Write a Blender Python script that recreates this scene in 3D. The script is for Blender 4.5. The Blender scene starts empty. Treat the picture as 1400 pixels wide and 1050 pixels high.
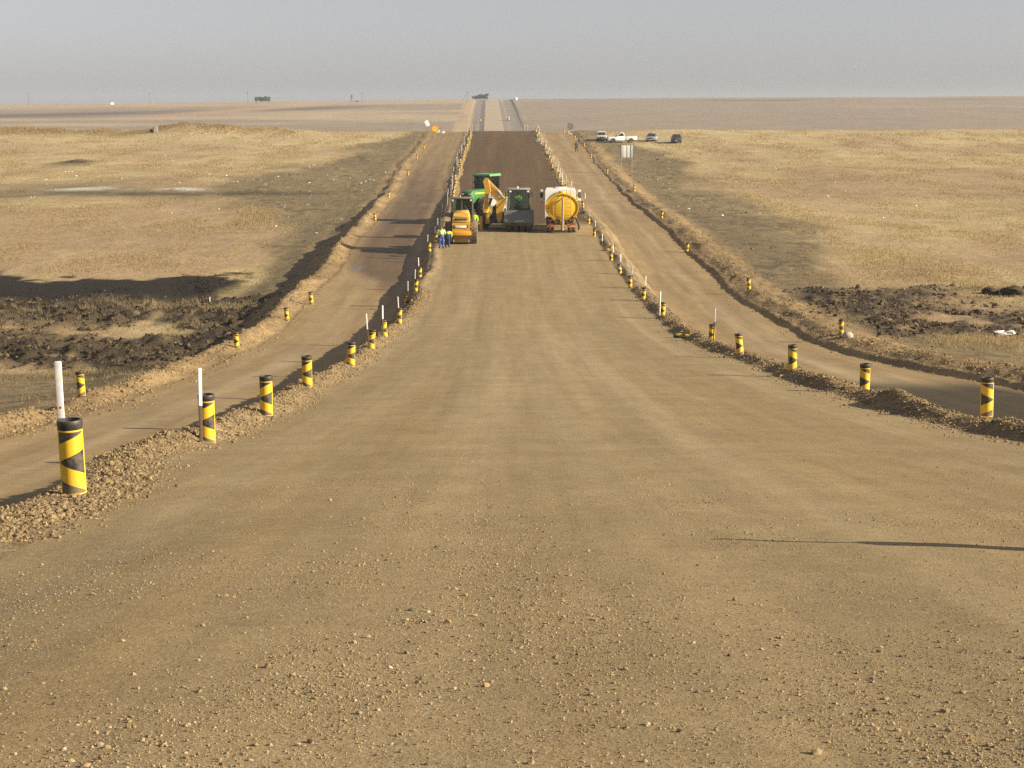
import bpy, bmesh, math, random
import numpy as np
from mathutils import Vector, Matrix, Quaternion

random.seed(7)
RNG = np.random.default_rng(11)
SC = bpy.context.scene
COL = SC.collection
R = math.radians

# ------------------------------------------------------------------ camera constants (photo is 1400 x 1050)
FPX, CXP, CYP, HROW, VPX = 2400.0, 700.0, 525.0, 150.0, 686.0
TH = math.atan((CYP - HROW) / FPX)          # pitch down
YAW = math.atan((CXP - VPX) / FPX)          # slight yaw to the right
CT, ST = math.cos(TH), math.sin(TH)

def ray(px, py):
    a, b = (px - CXP) / FPX, (py - CYP) / FPX
    y = CT - b * ST
    z = -ST - b * CT
    x = a
    c, s = math.cos(YAW), math.sin(YAW)
    return np.array([x * c + y * s, -x * s + y * c, z])

# ------------------------------------------------------------------ numpy gradient noise
def _h(ix, iy, seed):
    n = (ix.astype(np.int64) * 374761393 + iy.astype(np.int64) * 668265263 + (seed * 974634277) % 4294967296) & 0xFFFFFFFF
    n = ((n ^ (n >> 13)) * 1274126177) & 0xFFFFFFFF
    n = ((n ^ (n >> 16)) * 2246822519) & 0xFFFFFFFF
    return (n ^ (n >> 15)) & 0xFFFF

def pn(x, y, seed=0):
    x = np.asarray(x, dtype=np.float64); y = np.asarray(y, dtype=np.float64)
    x, y = np.broadcast_arrays(x, y)
    ix, iy = np.floor(x), np.floor(y)
    fx, fy = x - ix, y - iy
    ux = fx * fx * fx * (fx * (fx * 6 - 15) + 10); uy = fy * fy * fy * (fy * (fy * 6 - 15) + 10)
    def g(dx, dy):
        a = _h(ix + dx, iy + dy, seed) * (2 * math.pi / 65536.0)
        return np.cos(a) * (fx - dx) + np.sin(a) * (fy - dy)
    a = g(0, 0) * (1 - ux) + g(1, 0) * ux
    b = g(0, 1) * (1 - ux) + g(1, 1) * ux
    return (a * (1 - uy) + b * uy) * 1.4

def fbm(x, y, seed=0, o=4, gain=0.5):
    t, a, n = 0.0, 1.0, 0.0
    for k in range(o):
        t = t + a * pn(x * 2 ** k + 17.3 * k, y * 2 ** k - 9.1 * k, seed + k); n += a; a *= gain
    return t / n

def sst(e0, e1, x):
    t = np.clip((x - e0) / (e1 - e0), 0, 1)
    return t * t * (3 - 2 * t)

def lerp(a, b, t):
    return a + (b - a) * t

# ------------------------------------------------------------------ road profile (from row / scale pairs of the photograph)
_PR = [(1050, 424), (850, 280), (680, 150), (600, 92), (567, 74.6), (527, 57), (500, 46), (477, 38.5), (458, 33), (440, 28.7), (400, 24.4),
       (370, 21.4), (340, 18.9), (320, 17.5), (290, 14.8), (260, 12.0), (220, 9.6), (197, 8.1), (180.5, 7.2)]
_py, _pz = [], []
for r_, s_ in _PR:
    zc, v = FPX / s_, (r_ - CYP) / s_
    _py.append(zc * CT - v * ST); _pz.append(-v * CT - zc * ST)
_py = [-30, -5, 0] + _py + [352, 430, 600, 780, 900, 1050, 1220, 1400, 1650, 2200, 4000]
_pz = [0.5, -1.05, -1.45] + _pz + [_pz[-1] + 0.12, -8.5, -17, -14.5, -10.6, -5.2, 1.2, 7.4, 9.2, 8, 0]
_yy = np.concatenate([np.arange(-30, 420, 0.5), np.arange(420, 4000, 4.0)])
_zz = np.interp(_yy, _py, _pz)
def _smooth(z, n):
    k = np.hanning(n + 2)[1:-1]; k /= k.sum()
    return np.convolve(np.pad(z, n // 2, mode='edge'), k, mode='valid')[:len(z)]
_za = _smooth(_zz, 41)
_near = _yy < 14
_zb = _smooth(_zz, 9)
_w = sst(8, 40, _yy); _za = _zb * (1 - _w) + _za * _w
def zroad(Y):
    return np.interp(Y, _yy, _za)

def I(Y, *pts):
    return np.interp(Y, [p[0] for p in pts], [p[1] for p in pts])

# ------------------------------------------------------------------ lateral layout: u is the across-road coordinate
def xoff(u, Y):
    sh = I(Y, (140, 0), (180, -.5), (220, -1.0), (260, -1.1), (338, -1.5), (900, -4.8), (1400, -8.5), (4000, -12))
    wid = I(Y, (0, 3.2), (40, 2.7), (55, 2.4), (66, 1.3), (82, 0.35), (105, 0), (150, 0.2), (250, 0.6), (330, 1.0))
    near = np.where(Y < 400, 1.0, 0.0)
    wob = 0.30 * pn(Y * 0.06, 0 * Y + 3.3, 5) + 0.14 * pn(Y * 0.21, 0 * Y + 1.3, 6)
    wob2 = 0.32 * pn(Y * 0.05, 0 * Y + 8.3, 15) + 0.14 * pn(Y * 0.19, 0 * Y + 4.3, 16)
    wob3 = 0.45 * pn(Y * 0.045, 0 * Y + 5.3, 25) + 0.2 * pn(Y * 0.17, 0 * Y + 2.3, 26)
    wl = sst(-1, -4.4, u) * (1 - sst(-6.0, -8.5, u))
    wr = sst(5, 8, u) * (1 - sst(9.4, 11, u))
    wo = sst(-8.5, -11, u) * (1 - sst(-14, -17, u))
    wp = sst(11, 14, u) * (1 - sst(17, 20, u))
    nin = 0.72 * (1 - sst(15, 24, Y)) * sst(-1.5, -4.2, u) * (1 - sst(-6.5, -9, u))
    return sh + nin + near * (wid * sst(9.5, 13, u) + wl * wob + wr * wob2 + wo * wob3 + wp * wob3)

def u_of(X, Y):
    u = np.array(X, dtype=np.float64)
    for _ in range(7):
        u = X - xoff(u, Y)
    return u

def bumpf(X, Y, cx, cy, rx, ry):
    return np.exp(-(((X - cx) / rx) ** 2 + ((Y - cy) / ry) ** 2))

def dark_soil(X, Y, u):
    """0..1 where turned dark soil lies"""
    n = fbm(X * 0.16, Y * 0.10, 61, 3)
    l = sst(-13.6, -15.5, u + 1.2 * n) * (1 - sst(-36, -46, u)) * sst(77, 82, Y + 7 * n) * (1 - sst(110, 117, Y + 6 * n))
    l = l * (1 - 0.28 * np.exp(-((Y - 97 + 4 * n) / 4.0) ** 2) * sst(-15, -17, u))
    r = sst(16.4, 18.5, u + 1.5 * n) * (1 - sst(60, 85, u)) * sst(79, 84, Y + 5 * n + 0.25 * np.clip(u - 22, -6, 20)) * (1 - sst(103, 108, Y + 4 * n))
    r = r * (1 - 0.9 * np.exp(-((Y - 97 + 3 * n) / 4.0) ** 2) * sst(22, 26, u))
    return np.clip(l + r, 0, 1) * sst(-0.42, -0.08, fbm(X * 0.22, Y * 0.15, 77, 3))

def height(u, X, Y):
    zr = zroad(Y)
    near = 1 - sst(345, 420, Y)
    dL = I(Y, (0, .7), (20, .9), (60, .95), (95, .85), (130, .75), (170, .5), (215, .3), (300, .2), (338, .15), (900, 0))
    dR = I(Y, (0, .7), (20, .9), (60, .95), (130, .95), (170, .7), (215, .45), (300, .3), (338, .2), (900, .1))
    nL = I(Y, (0, 1.2), (20, 1.5), (60, 1.75), (130, 2.1), (158, 1.5), (185, .75), (230, .45), (300, .28), (338, 0), (800, 0), (1400, -.5))
    nR = I(Y, (0, .4), (20, .5), (60, .6), (130, .7), (200, .45), (300, .1), (338, -.15), (800, 0), (1400, -.5))
    wv = 0.75 + 0.35 * fbm(Y * 0.35, 0 * Y + 2.0, 31, 2); wv2 = 0.7 + 1.1 * fbm(Y * 0.22, 0 * Y + 9.0, 32, 2)
    bl = 0.16 + 0.14 * sst(50, 85, Y) + 0.4 * fbm(Y * 0.16, 0 * Y + 5.0, 33, 2); br = 0.07 + 0.22 * fbm(Y * 0.16, 0 * Y + 7.0, 34, 2)
    fall = 1 - sst(60, 130, Y) * 0.25
    bl = bl * (1 - .55 * sst(165, 240, Y)); br = br * (1 - .6 * sst(165, 240, Y)); cut = 0.20 - .09 * sst(170, 250, Y)
    hwl = 0.24 * wv * near * fall * (0.06 + 0.94 * sst(16.5, 27, Y)); hwr = 0.26 * np.clip(wv2, .15, 1.6) * near * fall
    us = [-1e4, -17.8, -15.2, -13.6, -12.4, -11.3, -6.3, -5.5, -5.0, -4.65, -4.05, 7.45, 8.05, 8.45, 8.9, 9.7, 14.0, 14.4, 15.5, 17.2, 1e4]
    zs = [-nL, -nL, -nL + 0.22 * (nL - dL), -nL + 0.5 * (nL - dL), -dL + bl * near, -dL, -dL, -dL * 0.62, hwl * 0.35, hwl, 0 * Y, 0 * Y, hwr, hwr * 0.5, -dR * 0.55, -dR, -dR,
          -dR + cut * near, -dR + (cut + .12 + br) * near, -nR, -nR]
    o = np.zeros_like(zr * u)
    for k in range(len(us) - 1):
        m = (u >= us[k]) & (u < us[k + 1])
        t = (u - us[k]) / (us[k + 1] - us[k])
        t = t * t * (3 - 2 * t) if 0 < k < len(us) - 2 else t * 0
        zk, zk1 = np.broadcast_to(zs[k], o.shape), np.broadcast_to(zs[k + 1], o.shape)
        o = np.where(m, zk + (zk1 - zk) * t, o)
    z = zr + o
    z = z - 0.05 * (np.clip(u - 1.7, -6, 6) / 6) ** 2 * near
    z = z - 0.16 * sst(-1.5, -4.6, u) * (1 - sst(-5.0, -5.6, u)) * (1 - sst(10, 16, Y))
    # natural ground undulation
    nat = np.clip(sst(-13.5, -20, u) + sst(16.5, 22, u), 0, 1)
    z = z + nat * near * (0.5 * fbm(X * 0.035, Y * 0.022, 41, 3) + 0.06 * fbm(X * 0.5, Y * 0.4, 42, 3))
    z = z + nat * (1 - near) * 0.8 * fbm(X * 0.006, Y * 0.004, 43, 3)
    # tilt of the far plain, left lower than right
    z = z + sst(500, 1300, Y) * np.clip(np.where(X < 0, X * 0.0115, X * 0.006), -9, 5)
    z = z + sst(120, 330, Y) * near * np.clip((np.abs(X) - 30) * 0.004, 0, 0.5) * nat
    # lumps
    lump = np.clip(sst(-4.1, -4.45, u) * (1 - sst(-5.6, -6.2, u)) + sst(7.5, 7.9, u) * (1 - sst(8.9, 9.6, u)), 0, 1) * near
    z = z + lump * (0.45 + 0.55 * sst(15, 24, Y)) * (0.10 * fbm(X * 1.6, Y * 1.3, 51, 4, 0.62) + 0.055 * fbm(X * 4.5, Y * 3.6, 59, 3, 0.65) * (1 - sst(45, 90, Y)))
    bm = np.clip(sst(-11.2, -12, u) * (1 - sst(-13.4, -14.4, u)) + sst(14.0, 14.4, u) * (1 - sst(16.4, 17.4, u)), 0, 1) * near
    z = z + bm * (0.15 * fbm(X * 1.1, Y * 0.8, 52, 4, 0.6) + 0.07 * fbm(X * 3.0, Y * 1.6, 60, 3, 0.6))
    ds = dark_soil(X, Y, u)
    z = z + ds * np.where(X > 0, .6, 1.0) * (0.8 * np.clip(fbm(X * 0.5, Y * 0.34, 53, 4, 0.58) + 0.12, -0.12, 1) + 0.12 * fbm(X * 1.9, Y * 1.4, 57, 3, 0.6))
    # ruts on the detours, faint unevenness on the graded road
    det = np.clip(sst(-6.3, -6.8, u) * (1 - sst(-10.8, -11.3, u)) + sst(9.7, 10.2, u) * (1 - sst(13.4, 14, u)), 0, 1)
    z = z + det * near * 0.035 * fbm(X * 0.9, Y * 0.12, 54, 3)
    onr = sst(-4.1, -3.8, u) * (1 - sst(7.2, 7.5, u)) * near
    z = z + onr * (0.018 * fbm(X * 0.7, Y * 0.16, 55, 3) + 0.008 * fbm(X * 2.1, Y * 1.2, 56, 3))
    # mounds of the veld
    z = z + 0.75 * bumpf(X, Y, -60, 250, 3.4, 5)
    ridge = sst(-30, -52, X) * np.exp(-((Y - 333) / 9.0) ** 2)
    z = z + ridge * (0.55 + 1.5 * fbm(X * 0.09, Y * 0.03, 58, 3)) + 0.95 * bumpf(X, Y, -57, 330, 7, 7) + 0.4 * bumpf(X, Y, -48, 334, 10, 6)
    return z

def ground_z(X, Y):
    X = np.asarray(X, dtype=np.float64); Y = np.asarray(Y, dtype=np.float64)
    return height(u_of(X, Y), X, Y)

_T = np.concatenate([np.arange(4, 60, 0.1), np.arange(60, 360, 0.4), np.arange(360, 2500, 4.0)])
def hit(px, py):
    """world point of the ground under a photo pixel"""
    d = ray(px, py); d = d / d[1]
    X, Y, Z = _T * d[0], _T, _T * d[2]
    k = np.argmax(Z <= ground_z(X, Y))
    a, b = _T[max(k - 1, 0)], _T[k]
    for _ in range(12):
        m = 0.5 * (a + b)
        if m * d[2] <= float(ground_z(m * d[0], m)): b = m
        else: a = m
    return b * d[0], b, float(ground_z(b * d[0], b))

SKY_STR, SKY_SAT, SUN_STR, EXPOSURE, HAZE = 0.064, 0.30, 5.0, 0.88, 0.00017

# ------------------------------------------------------------------ scene bookkeeping
def tag(o, label=None, cat=None, group=None, kind=None):
    if label: o['label'] = label
    if cat: o['category'] = cat
    if group: o['group'] = group
    if kind: o['kind'] = kind
    return o

# ------------------------------------------------------------------ materials
def _new(name):
    m = bpy.data.materials.new(name); m.use_nodes = True
    nt = m.node_tree; b = nt.nodes['Principled BSDF']
    return m, nt, b

def nd(nt, t, **k):
    n = nt.nodes.new(t)
    for a, v in k.items(): setattr(n, a, v)
    return n

def mth(nt, op, a, b=None, c=None, clamp=False):
    n = nd(nt, 'ShaderNodeMath', operation=op, use_clamp=clamp)
    for i, v in enumerate((a, b, c)):
        if v is None: continue
        if isinstance(v, (int, float)): n.inputs[i].default_value = v
        else: nt.links.new(v, n.inputs[i])
    return n.outputs[0]

def mixc(nt, fac, a, b, mode='MIX'):
    n = nd(nt, 'ShaderNodeMix', data_type='RGBA', blend_type=mode)
    for i, v in ((0, fac), (6, a), (7, b)):
        if isinstance(v, (int, float)): n.inputs[i].default_value = v
        elif isinstance(v, tuple): n.inputs[i].default_value = (*v, 1) if len(v) == 3 else v
        else: nt.links.new(v, n.inputs[i])
    return n.outputs[2]

def noise_tex(nt, vec, scale, detail=4, rough=0.55):
    n = nd(nt, 'ShaderNodeTexNoise'); n.inputs['Scale'].default_value = scale
    n.inputs['Detail'].default_value = detail; n.inputs['Roughness'].default_value = rough
    if vec is not None: nt.links.new(vec, n.inputs['Vector'])
    return n.outputs['Fac']

def ramp(nt, fac, lo, hi, a=0.0, b=1.0):
    n = nd(nt, 'ShaderNodeMapRange'); n.inputs[1].default_value = lo; n.inputs[2].default_value = hi
    n.inputs[3].default_value = a; n.inputs[4].default_value = b
    nt.links.new(fac, n.inputs[0]); return n.outputs[0]

def soil_material(name, layers, bumps, wet=False, streak=None, spec=0.12, streak2=None):
    """colour attribute times procedural noise layers (scale, low, high), bump layers (scale, strength, distance)"""
    m, nt, b = _new(name)
    tc = nd(nt, 'ShaderNodeTexCoord').outputs['Object']
    at = nd(nt, 'ShaderNodeAttribute', attribute_name='Col').outputs['Color']
    col = at
    for sc, lo, hi in layers:
        f = noise_tex(nt, tc, sc, 3, 0.6)
        v = ramp(nt, f, 0.3, 0.7, lo, hi)
        c = nd(nt, 'ShaderNodeCombineColor')
        for k in range(3): nt.links.new(v, c.inputs[k])
        col = mixc(nt, 1.0, col, c.outputs[0], 'MULTIPLY')
    for streak in [q for q in (streak, streak2) if q]:
        mp = nd(nt, 'ShaderNodeMapping'); nt.links.new(tc, mp.inputs[0]); mp.inputs['Scale'].default_value = (streak[0], streak[1], 0.05)
        f = noise_tex(nt, mp.outputs[0], 1.0, 4, 0.6)
        v = ramp(nt, f, 0.3, 0.7, streak[2], streak[3])
        c = nd(nt, 'ShaderNodeCombineColor')
        for k in range(3): nt.links.new(v, c.inputs[k])
        col = mixc(nt, 1.0, col, c.outputs[0], 'MULTIPLY')
    nt.links.new(col, b.inputs['Base Color'])
    b.inputs['Roughness'].default_value = 0.95
    b.inputs['Specular IOR Level'].default_value = spec
    if wet:
        w = nd(nt, 'ShaderNodeAttribute', attribute_name='Wet').outputs['Fac']
        nt.links.new(ramp(nt, w, 0, 1, 0.95, 0.25), b.inputs['Roughness'])
        nt.links.new(ramp(nt, w, 0, 1, spec, 0.6), b.inputs['Specular IOR Level'])
    prev = None
    for sc, st, dist in bumps:
        f = noise_tex(nt, tc, sc, 4, 0.65)
        bn = nd(nt, 'ShaderNodeBump'); bn.inputs['Strength'].default_value = st; bn.inputs['Distance'].default_value = dist
        nt.links.new(f, bn.inputs['Height'])
        if prev is not None: nt.links.new(prev, bn.inputs['Normal'])
        prev = bn.outputs[0]
    if prev is not None: nt.links.new(prev, b.inputs['Normal'])
    return m

MAT_GRAVEL = soil_material('gravel_road_surface', [(55, .74, 1.26), (9, .88, 1.10), (0.7, .90, 1.09)], [(38, .55, .012), (130, .5, .006)], streak=(1.3, 0.04, .93, 1.07), streak2=(5.0, 0.10, .94, 1.06))
MAT_DETOUR = soil_material('detour_dirt_surface', [(30, .85, 1.14), (3.0, .88, 1.10), (0.35, .90, 1.08)], [(16, .5, .02), (70, .4, .008)], wet=True, streak=(1.6, 0.07, .84, 1.13))
MAT_GROUND = soil_material('veld_soil', [(14, .74, 1.24), (2.2, .80, 1.18), (0.25, .86, 1.12), (0.03, .9, 1.08)], [(9, .7, .05), (35, .6, .02)], wet=True)
MAT_STONE = soil_material('gravel_stone', [(60, .8, 1.15)], [(90, .4, .004)])
MAT_CLOD = soil_material('soil_clod', [(22, .75, 1.2)], [(30, .7, .02), (90, .4, .006)], spec=0.05)
MAT_GRASS = soil_material('dry_grass_blade', [], [], spec=0.1)
_nt = MAT_GRASS.node_tree; _b = _nt.nodes['Principled BSDF']; _tr = nd(_nt, 'ShaderNodeBsdfTranslucent'); _mx = nd(_nt, 'ShaderNodeMixShader'); _mx.inputs[0].default_value = .42
_nt.links.new(_nt.nodes['Attribute'].outputs['Color'], _tr.inputs[0]); _nt.links.new(_b.outputs[0], _mx.inputs[1]); _nt.links.new(_tr.outputs[0], _mx.inputs[2]); _nt.links.new(_mx.outputs[0], _nt.nodes['Material Output'].inputs[0])

# ------------------------------------------------------------------ mesh helpers
def np_mesh(name, V, F, mat, col=None, wet=None, smooth=True, parent=None):
    """V (n,3), F (m,k) all the same polygon size"""
    me = bpy.data.meshes.new(name)
    n, m, k = len(V), len(F), F.shape[1]
    me.vertices.add(n); me.vertices.foreach_set('co', np.ascontiguousarray(V, dtype=np.float32).ravel())
    me.loops.add(m * k); me.loops.foreach_set('vertex_index', np.ascontiguousarray(F, dtype=np.int32).ravel())
    me.polygons.add(m); me.polygons.foreach_set('loop_start', np.arange(0, m * k, k, dtype=np.int32))
    me.update(calc_edges=True)
    me.polygons.foreach_set('use_smooth', np.full(m, smooth, dtype=bool))
    if col is not None:
        a = me.attributes.new('Col', 'FLOAT_COLOR', 'POINT')
        c = np.ones((n, 4), dtype=np.float32); c[:, :3] = np.clip(col, 0, 1); a.data.foreach_set('color', c.ravel())
    if wet is not None:
        a = me.attributes.new('Wet', 'FLOAT', 'POINT'); a.data.foreach_set('value', np.ascontiguousarray(wet, dtype=np.float32))
    me.materials.append(mat)
    o = bpy.data.objects.new(name, me); COL.objects.link(o)
    if parent: o.parent = parent
    return o

def C3(*c): return np.array(c, dtype=np.float64)
def mixa(a, b, t): return a + (b - a) * t[..., None]

G_TAN, G_PALE, G_RED = C3(.40, .302, .152), C3(.475, .375, .208), C3(.350, .243, .142)
S_BARE, S_DARK, S_BURN, S_TAN = C3(.208, .156, .086), C3(.056, .042, .028), C3(.021, .017, .0135), C3(.32, .222, .112)
GRAVEL, DAMP, DET, DETW = C3(.300, .222, .119), C3(.118, .074, .038), C3(.315, .228, .124), C3(.135, .085, .042)
P_FAR, P_FARTAN, P_FARDK = C3(.275, .215, .155), C3(.40, .305, .19), C3(.105, .08, .068)

def bare_mask(X, Y, u):
    n = fbm(X * 0.07, Y * 0.035, 71, 4)
    wl = I(Y, (0, 40), (60, 40), (75, 6), (100, 4), (125, 5), (150, 9), (190, 15), (215, 22), (250, 13), (300, 9), (330, 4))
    wr = I(Y, (0, 30), (60, 9), (80, 4), (110, 4), (120, 6), (145, 9), (190, 10), (230, 9), (280, 9), (320, 3))
    l = (u < 0) * (1 - sst(-0.25, 0.25, ((-13 - u) / wl - 1) + 0.9 * n))
    r = (u > 0) * (1 - sst(-0.25, 0.25, ((u - 16.6) / wr - 1) + 0.9 * n))
    drain = (u < 0) * np.exp(-((Y - 208 - 0.12 * (X + 30) + 8 * n) / 9.0) ** 2) * sst(-12, -16, u)
    return np.clip(l + r + 0.9 * drain, 0, 1)

def burnt_mask(X, Y, u):
    n = fbm(X * 0.10, Y * 0.05, 81, 4) + 0.30 * fbm(X * 0.5, Y * 0.45, 83, 3)
    l = sst(-16.5, -19.5, u + 2.2 * n) * sst(107, 109, Y + 6 * n) * (1 - sst(127, 129.5, Y + 16 * n + 0.20 * (X + 28)))
    l2 = sst(-13.8, -15.5, u + n) * (1 - sst(-30, -40, u)) * sst(73, 75, Y + 4 * n) * (1 - sst(77, 80, Y + 4 * n)) * 0.55
    return np.clip(l + l2, 0, 1)

def ground_color(X, Y, u):
    n1 = fbm(X * 0.05, Y * 0.022, 91, 4); n2 = fbm(X * 0.22, Y * 0.08, 92, 4); n3 = fbm(X * 0.9, Y * 0.4, 93, 3)
    c = mixa(G_TAN, G_PALE, sst(-0.25, 0.35, n2 + 0.5 * n1))
    red = sst(-0.05, 0.25, n1 + 0.30 * bumpf(X, Y, 50, 220, 40, 26) + 0.28 * bumpf(X, Y, -48, 158, 30, 26) + 0.25 * n2 + 0.16 * np.exp(-((Y - 155) / 35.0) ** 2))
    c = mixa(c, G_RED, 0.85 * red)
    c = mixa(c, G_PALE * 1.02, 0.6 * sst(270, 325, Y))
    b = bare_mask(X, Y, u)
    bc = mixa(S_BARE, C3(.26, .195, .105), sst(-0.2, 0.4, n2 + 0.4 * n3))
    bc = bc * (1 + 0.35 * fbm(X * 1.6, Y * 0.5, 94, 3)[..., None])
    bc = mixa(bc, C3(.130, .100, .058), .85 * sst(0.02, 0.28, 0.6 * n2 + 0.7 * n3 - 0.35 * n1))
    c = mixa(c, bc, b)
    c = mixa(c, S_BURN, 0.985 * burnt_mask(X, Y, u))
    ds = dark_soil(X, Y, u)
    dc = mixa(S_DARK * np.where(X > 0, 1.45, 1.0)[..., None], C3(.17, .122, .070), sst(0.1, 0.5, n3 + 0.3 * n2 + 0.15 * (X > 0)))
    c = mixa(c, dc, ds)
    # dark drain pools, pale salt crusts
    dr = np.exp(-((Y - 205 - 0.12 * (X + 30)) / 3.0) ** 2) * sst(-16, -24, u) * sst(-0.1, 0.3, n2 + 0.15)
    c = mixa(c, C3(.07, .055, .035), 0.85 * dr)
    salt = np.exp(-((Y - 211 - 0.12 * (X + 30) + 2 * n2) / 1.9) ** 2) * np.clip(bumpf(X, Y, -49, 211, 5, 90) + bumpf(X, Y, -38, 211, 3.0, 90), 0, 1)
    c = mixa(c, C3(.55, .53, .47), 0.9 * salt * sst(0.0, 0.15, n3 + .4 * salt))
    m = bumpf(X, Y, -60, 250, 2.6, 4)
    c = mixa(c, C3(.07, .052, .035), np.clip(m * 1.4, 0, 1))
    rg = sst(-30, -50, X) * np.exp(-((Y - 331) / 6.0) ** 2)
    c = mixa(c, C3(.25, .165, .075), 0.75 * rg)
    # berms and windrows of pushed-up soil
    bm = np.clip(sst(-11.0, -11.5, u) * (1 - sst(-13.5, -14.8, u + 0.8 * n2)) + sst(13.7, 14.0, u) * (1 - sst(16.4, 18.0, u + 0.9 * n2)), 0, 1)
    tc = mixa(S_TAN, C3(.24, .165, .085), sst(-0.1, 0.4, n2 + n3 * 0.6))
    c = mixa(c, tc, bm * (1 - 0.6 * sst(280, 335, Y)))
    wd = np.clip(sst(-6.6, -6.1, u) * (u < 0) + (u > 0) * (1 - sst(9.4, 9.9, u)), 0, 1)
    wc = mixa(C3(.285, .205, .112), C3(.22, .158, .088), sst(-0.2, 0.4, n3 + 0.5 * n2))
    c = mixa(c, wc, wd)
    # far plain
    f1 = fbm(X * 0.004, Y * 0.006, 95, 4); f2 = fbm(X * 0.0025, Y * 0.02, 96, 3)
    fc = mixa(P_FARTAN, P_FAR, sst(-0.35, 0.15, f1 + 0.6 * f2 + 0.25 * (X > 0)))
    fc = mixa(fc, P_FAR, 0.7 * (X > 25) * (1 - sst(1250, 1400, Y)))
    left = (X < -20)
    band1 = np.exp(-((Y - 1180 - 0.35 * (X + 300) + 40 * f1) / 42.0) ** 2) * sst(-60, -140, X) * sst(-.5, .1, pn(X * .01, Y * .035, 98) + .25)
    fc = mixa(fc, P_FARDK, 0.95 * band1 * left)
    band2 = np.exp(-((Y - 1120 - 0.1 * X + 25 * f1) / 18.0) ** 2) * sst(-20, -60, X)
    fc = mixa(fc, P_FARTAN * 1.05, 0.9 * band2 * left)
    track = np.exp(-((Y - 1180 - (X + 205) * 2.2) / 60.0) ** 2) * sst(-260, -200, X) * (1 - sst(-150, -120, X))
    fc = mixa(fc, C3(.42, .28, .17), 0.9 * track)
    line = np.exp(-((Y - 1335 + 30 * f2) / 9.0) ** 2) * sst(40, 60, X) * sst(-0.1, 0.2, pn(X * 0.02, Y * 0.01, 97)) 
    fc = mixa(fc, C3(.09, .075, .06), 0.8 * line)
    fc = mixa(fc, C3(.43, .315, .185), 0.75 * left * sst(1290, 1330, Y + 30 * f1))
    low = sst(930, 900, Y) * left
    fc = mixa(fc, C3(.30, .215, .135), 0.6 * low)
    vb = np.clip((u < -11) * sst(-21, -20, u) * 1.0, 0, 1)
    fc = mixa(fc, C3(.40, .29, .165), vb)
    vr = (u > 9.5) * (1 - sst(12.6, 13.2, u))
    fc = mixa(fc, C3(.42, .305, .19), vr)
    vd = sst(12.6, 13.2, u) * (1 - sst(17, 19, u)) * (u > 0)
    fc = mixa(fc, C3(.21, .17, .145), 0.8 * vd)
    vl = sst(-7, -6.4, u) * (u < 0)
    fc = mixa(fc, C3(.12, .10, .09), 0.8 * vl)
    return mixa(c, fc, sst(345, 480, Y))

def road_color(X, Y, u):
    n1 = fbm(X * 0.5, Y * 0.022, 101, 4); n2 = fbm(X * 1.2, Y * 0.35, 102, 3); st = fbm(X * 0.85, Y * 0.010, 103, 4)
    c = GRAVEL * (1 + 0.12 * st[..., None] + 0.11 * n1[..., None])
    c = mixa(c, C3(.40, .315, .195), 0.26 * sst(0.05, 0.4, st + 0.5 * n1) * (1 - sst(90, 140, Y)))
    c = mixa(c, C3(.30, .205, .095), 0.45 * sst(0.05, 0.45, -st + 0.4 * n1))
    pt = np.exp(-((u + 0.35 - 0.012 * (Y - 12)) / 0.55) ** 2) * sst(6, 9, Y) * (1 - sst(24, 34, Y)) * sst(-0.3, 0.2, n1)
    c = mixa(c, C3(.36, .262, .135), 0.5 * pt)
    for k, (u0, sg) in enumerate(((-2.3, .9), (-.2, -1), (2.6, 1), (4.9, -.8), (.9, .8))):
        for du in (-.95, .95):
            ln = np.exp(-((u - u0 - du - 0.35 * pn(Y * .025, 0 * Y + k, 106)) / .17) ** 2) * sst(-.25, .25, pn(Y * .05, 0 * Y + k * 3.7, 107) + .1)
            c = c * (1 + 0.06 * sg * ln * (0.8 + 0.9 * pn(Y * 2.2, u * 1.5, 108)))[..., None]
    dk = sst(145, 150, Y + 3.5 * n1 + 2 * n2 - 0.5 * np.abs(u - 3)) * (1 - sst(345, 360, Y))
    dc = DAMP * (1 + 0.25 * st[..., None] + 0.18 * n1[..., None])
    rut = sst(0.25, 0.45, fbm(X * 1.5, Y * 0.01, 104, 2)) * sst(160, 190, Y)
    dc = mixa(dc, C3(.165, .108, .058), 0.5 * rut)
    c = mixa(c, dc, dk)
    edge = np.clip(1 - np.minimum(np.abs(u + 4.1), np.abs(u - 7.5)) / 0.9, 0, 1)
    c = mixa(c, C3(.28, .20, .105), edge * 0.5 * sst(-0.3, 0.3, n2) * (1 - dk))
    lane = sst(5.5, 5.9, u)
    fc = mixa(C3(.40, .31, .215), C3(.26, .21, .175), np.clip(lane + 0.0 * u, 0, 1))
    fc = mixa(fc, C3(.45, .36, .25), np.exp(-((u - 5.5) / 0.35) ** 2))
    return mixa(c, fc, sst(345, 480, Y))

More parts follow.
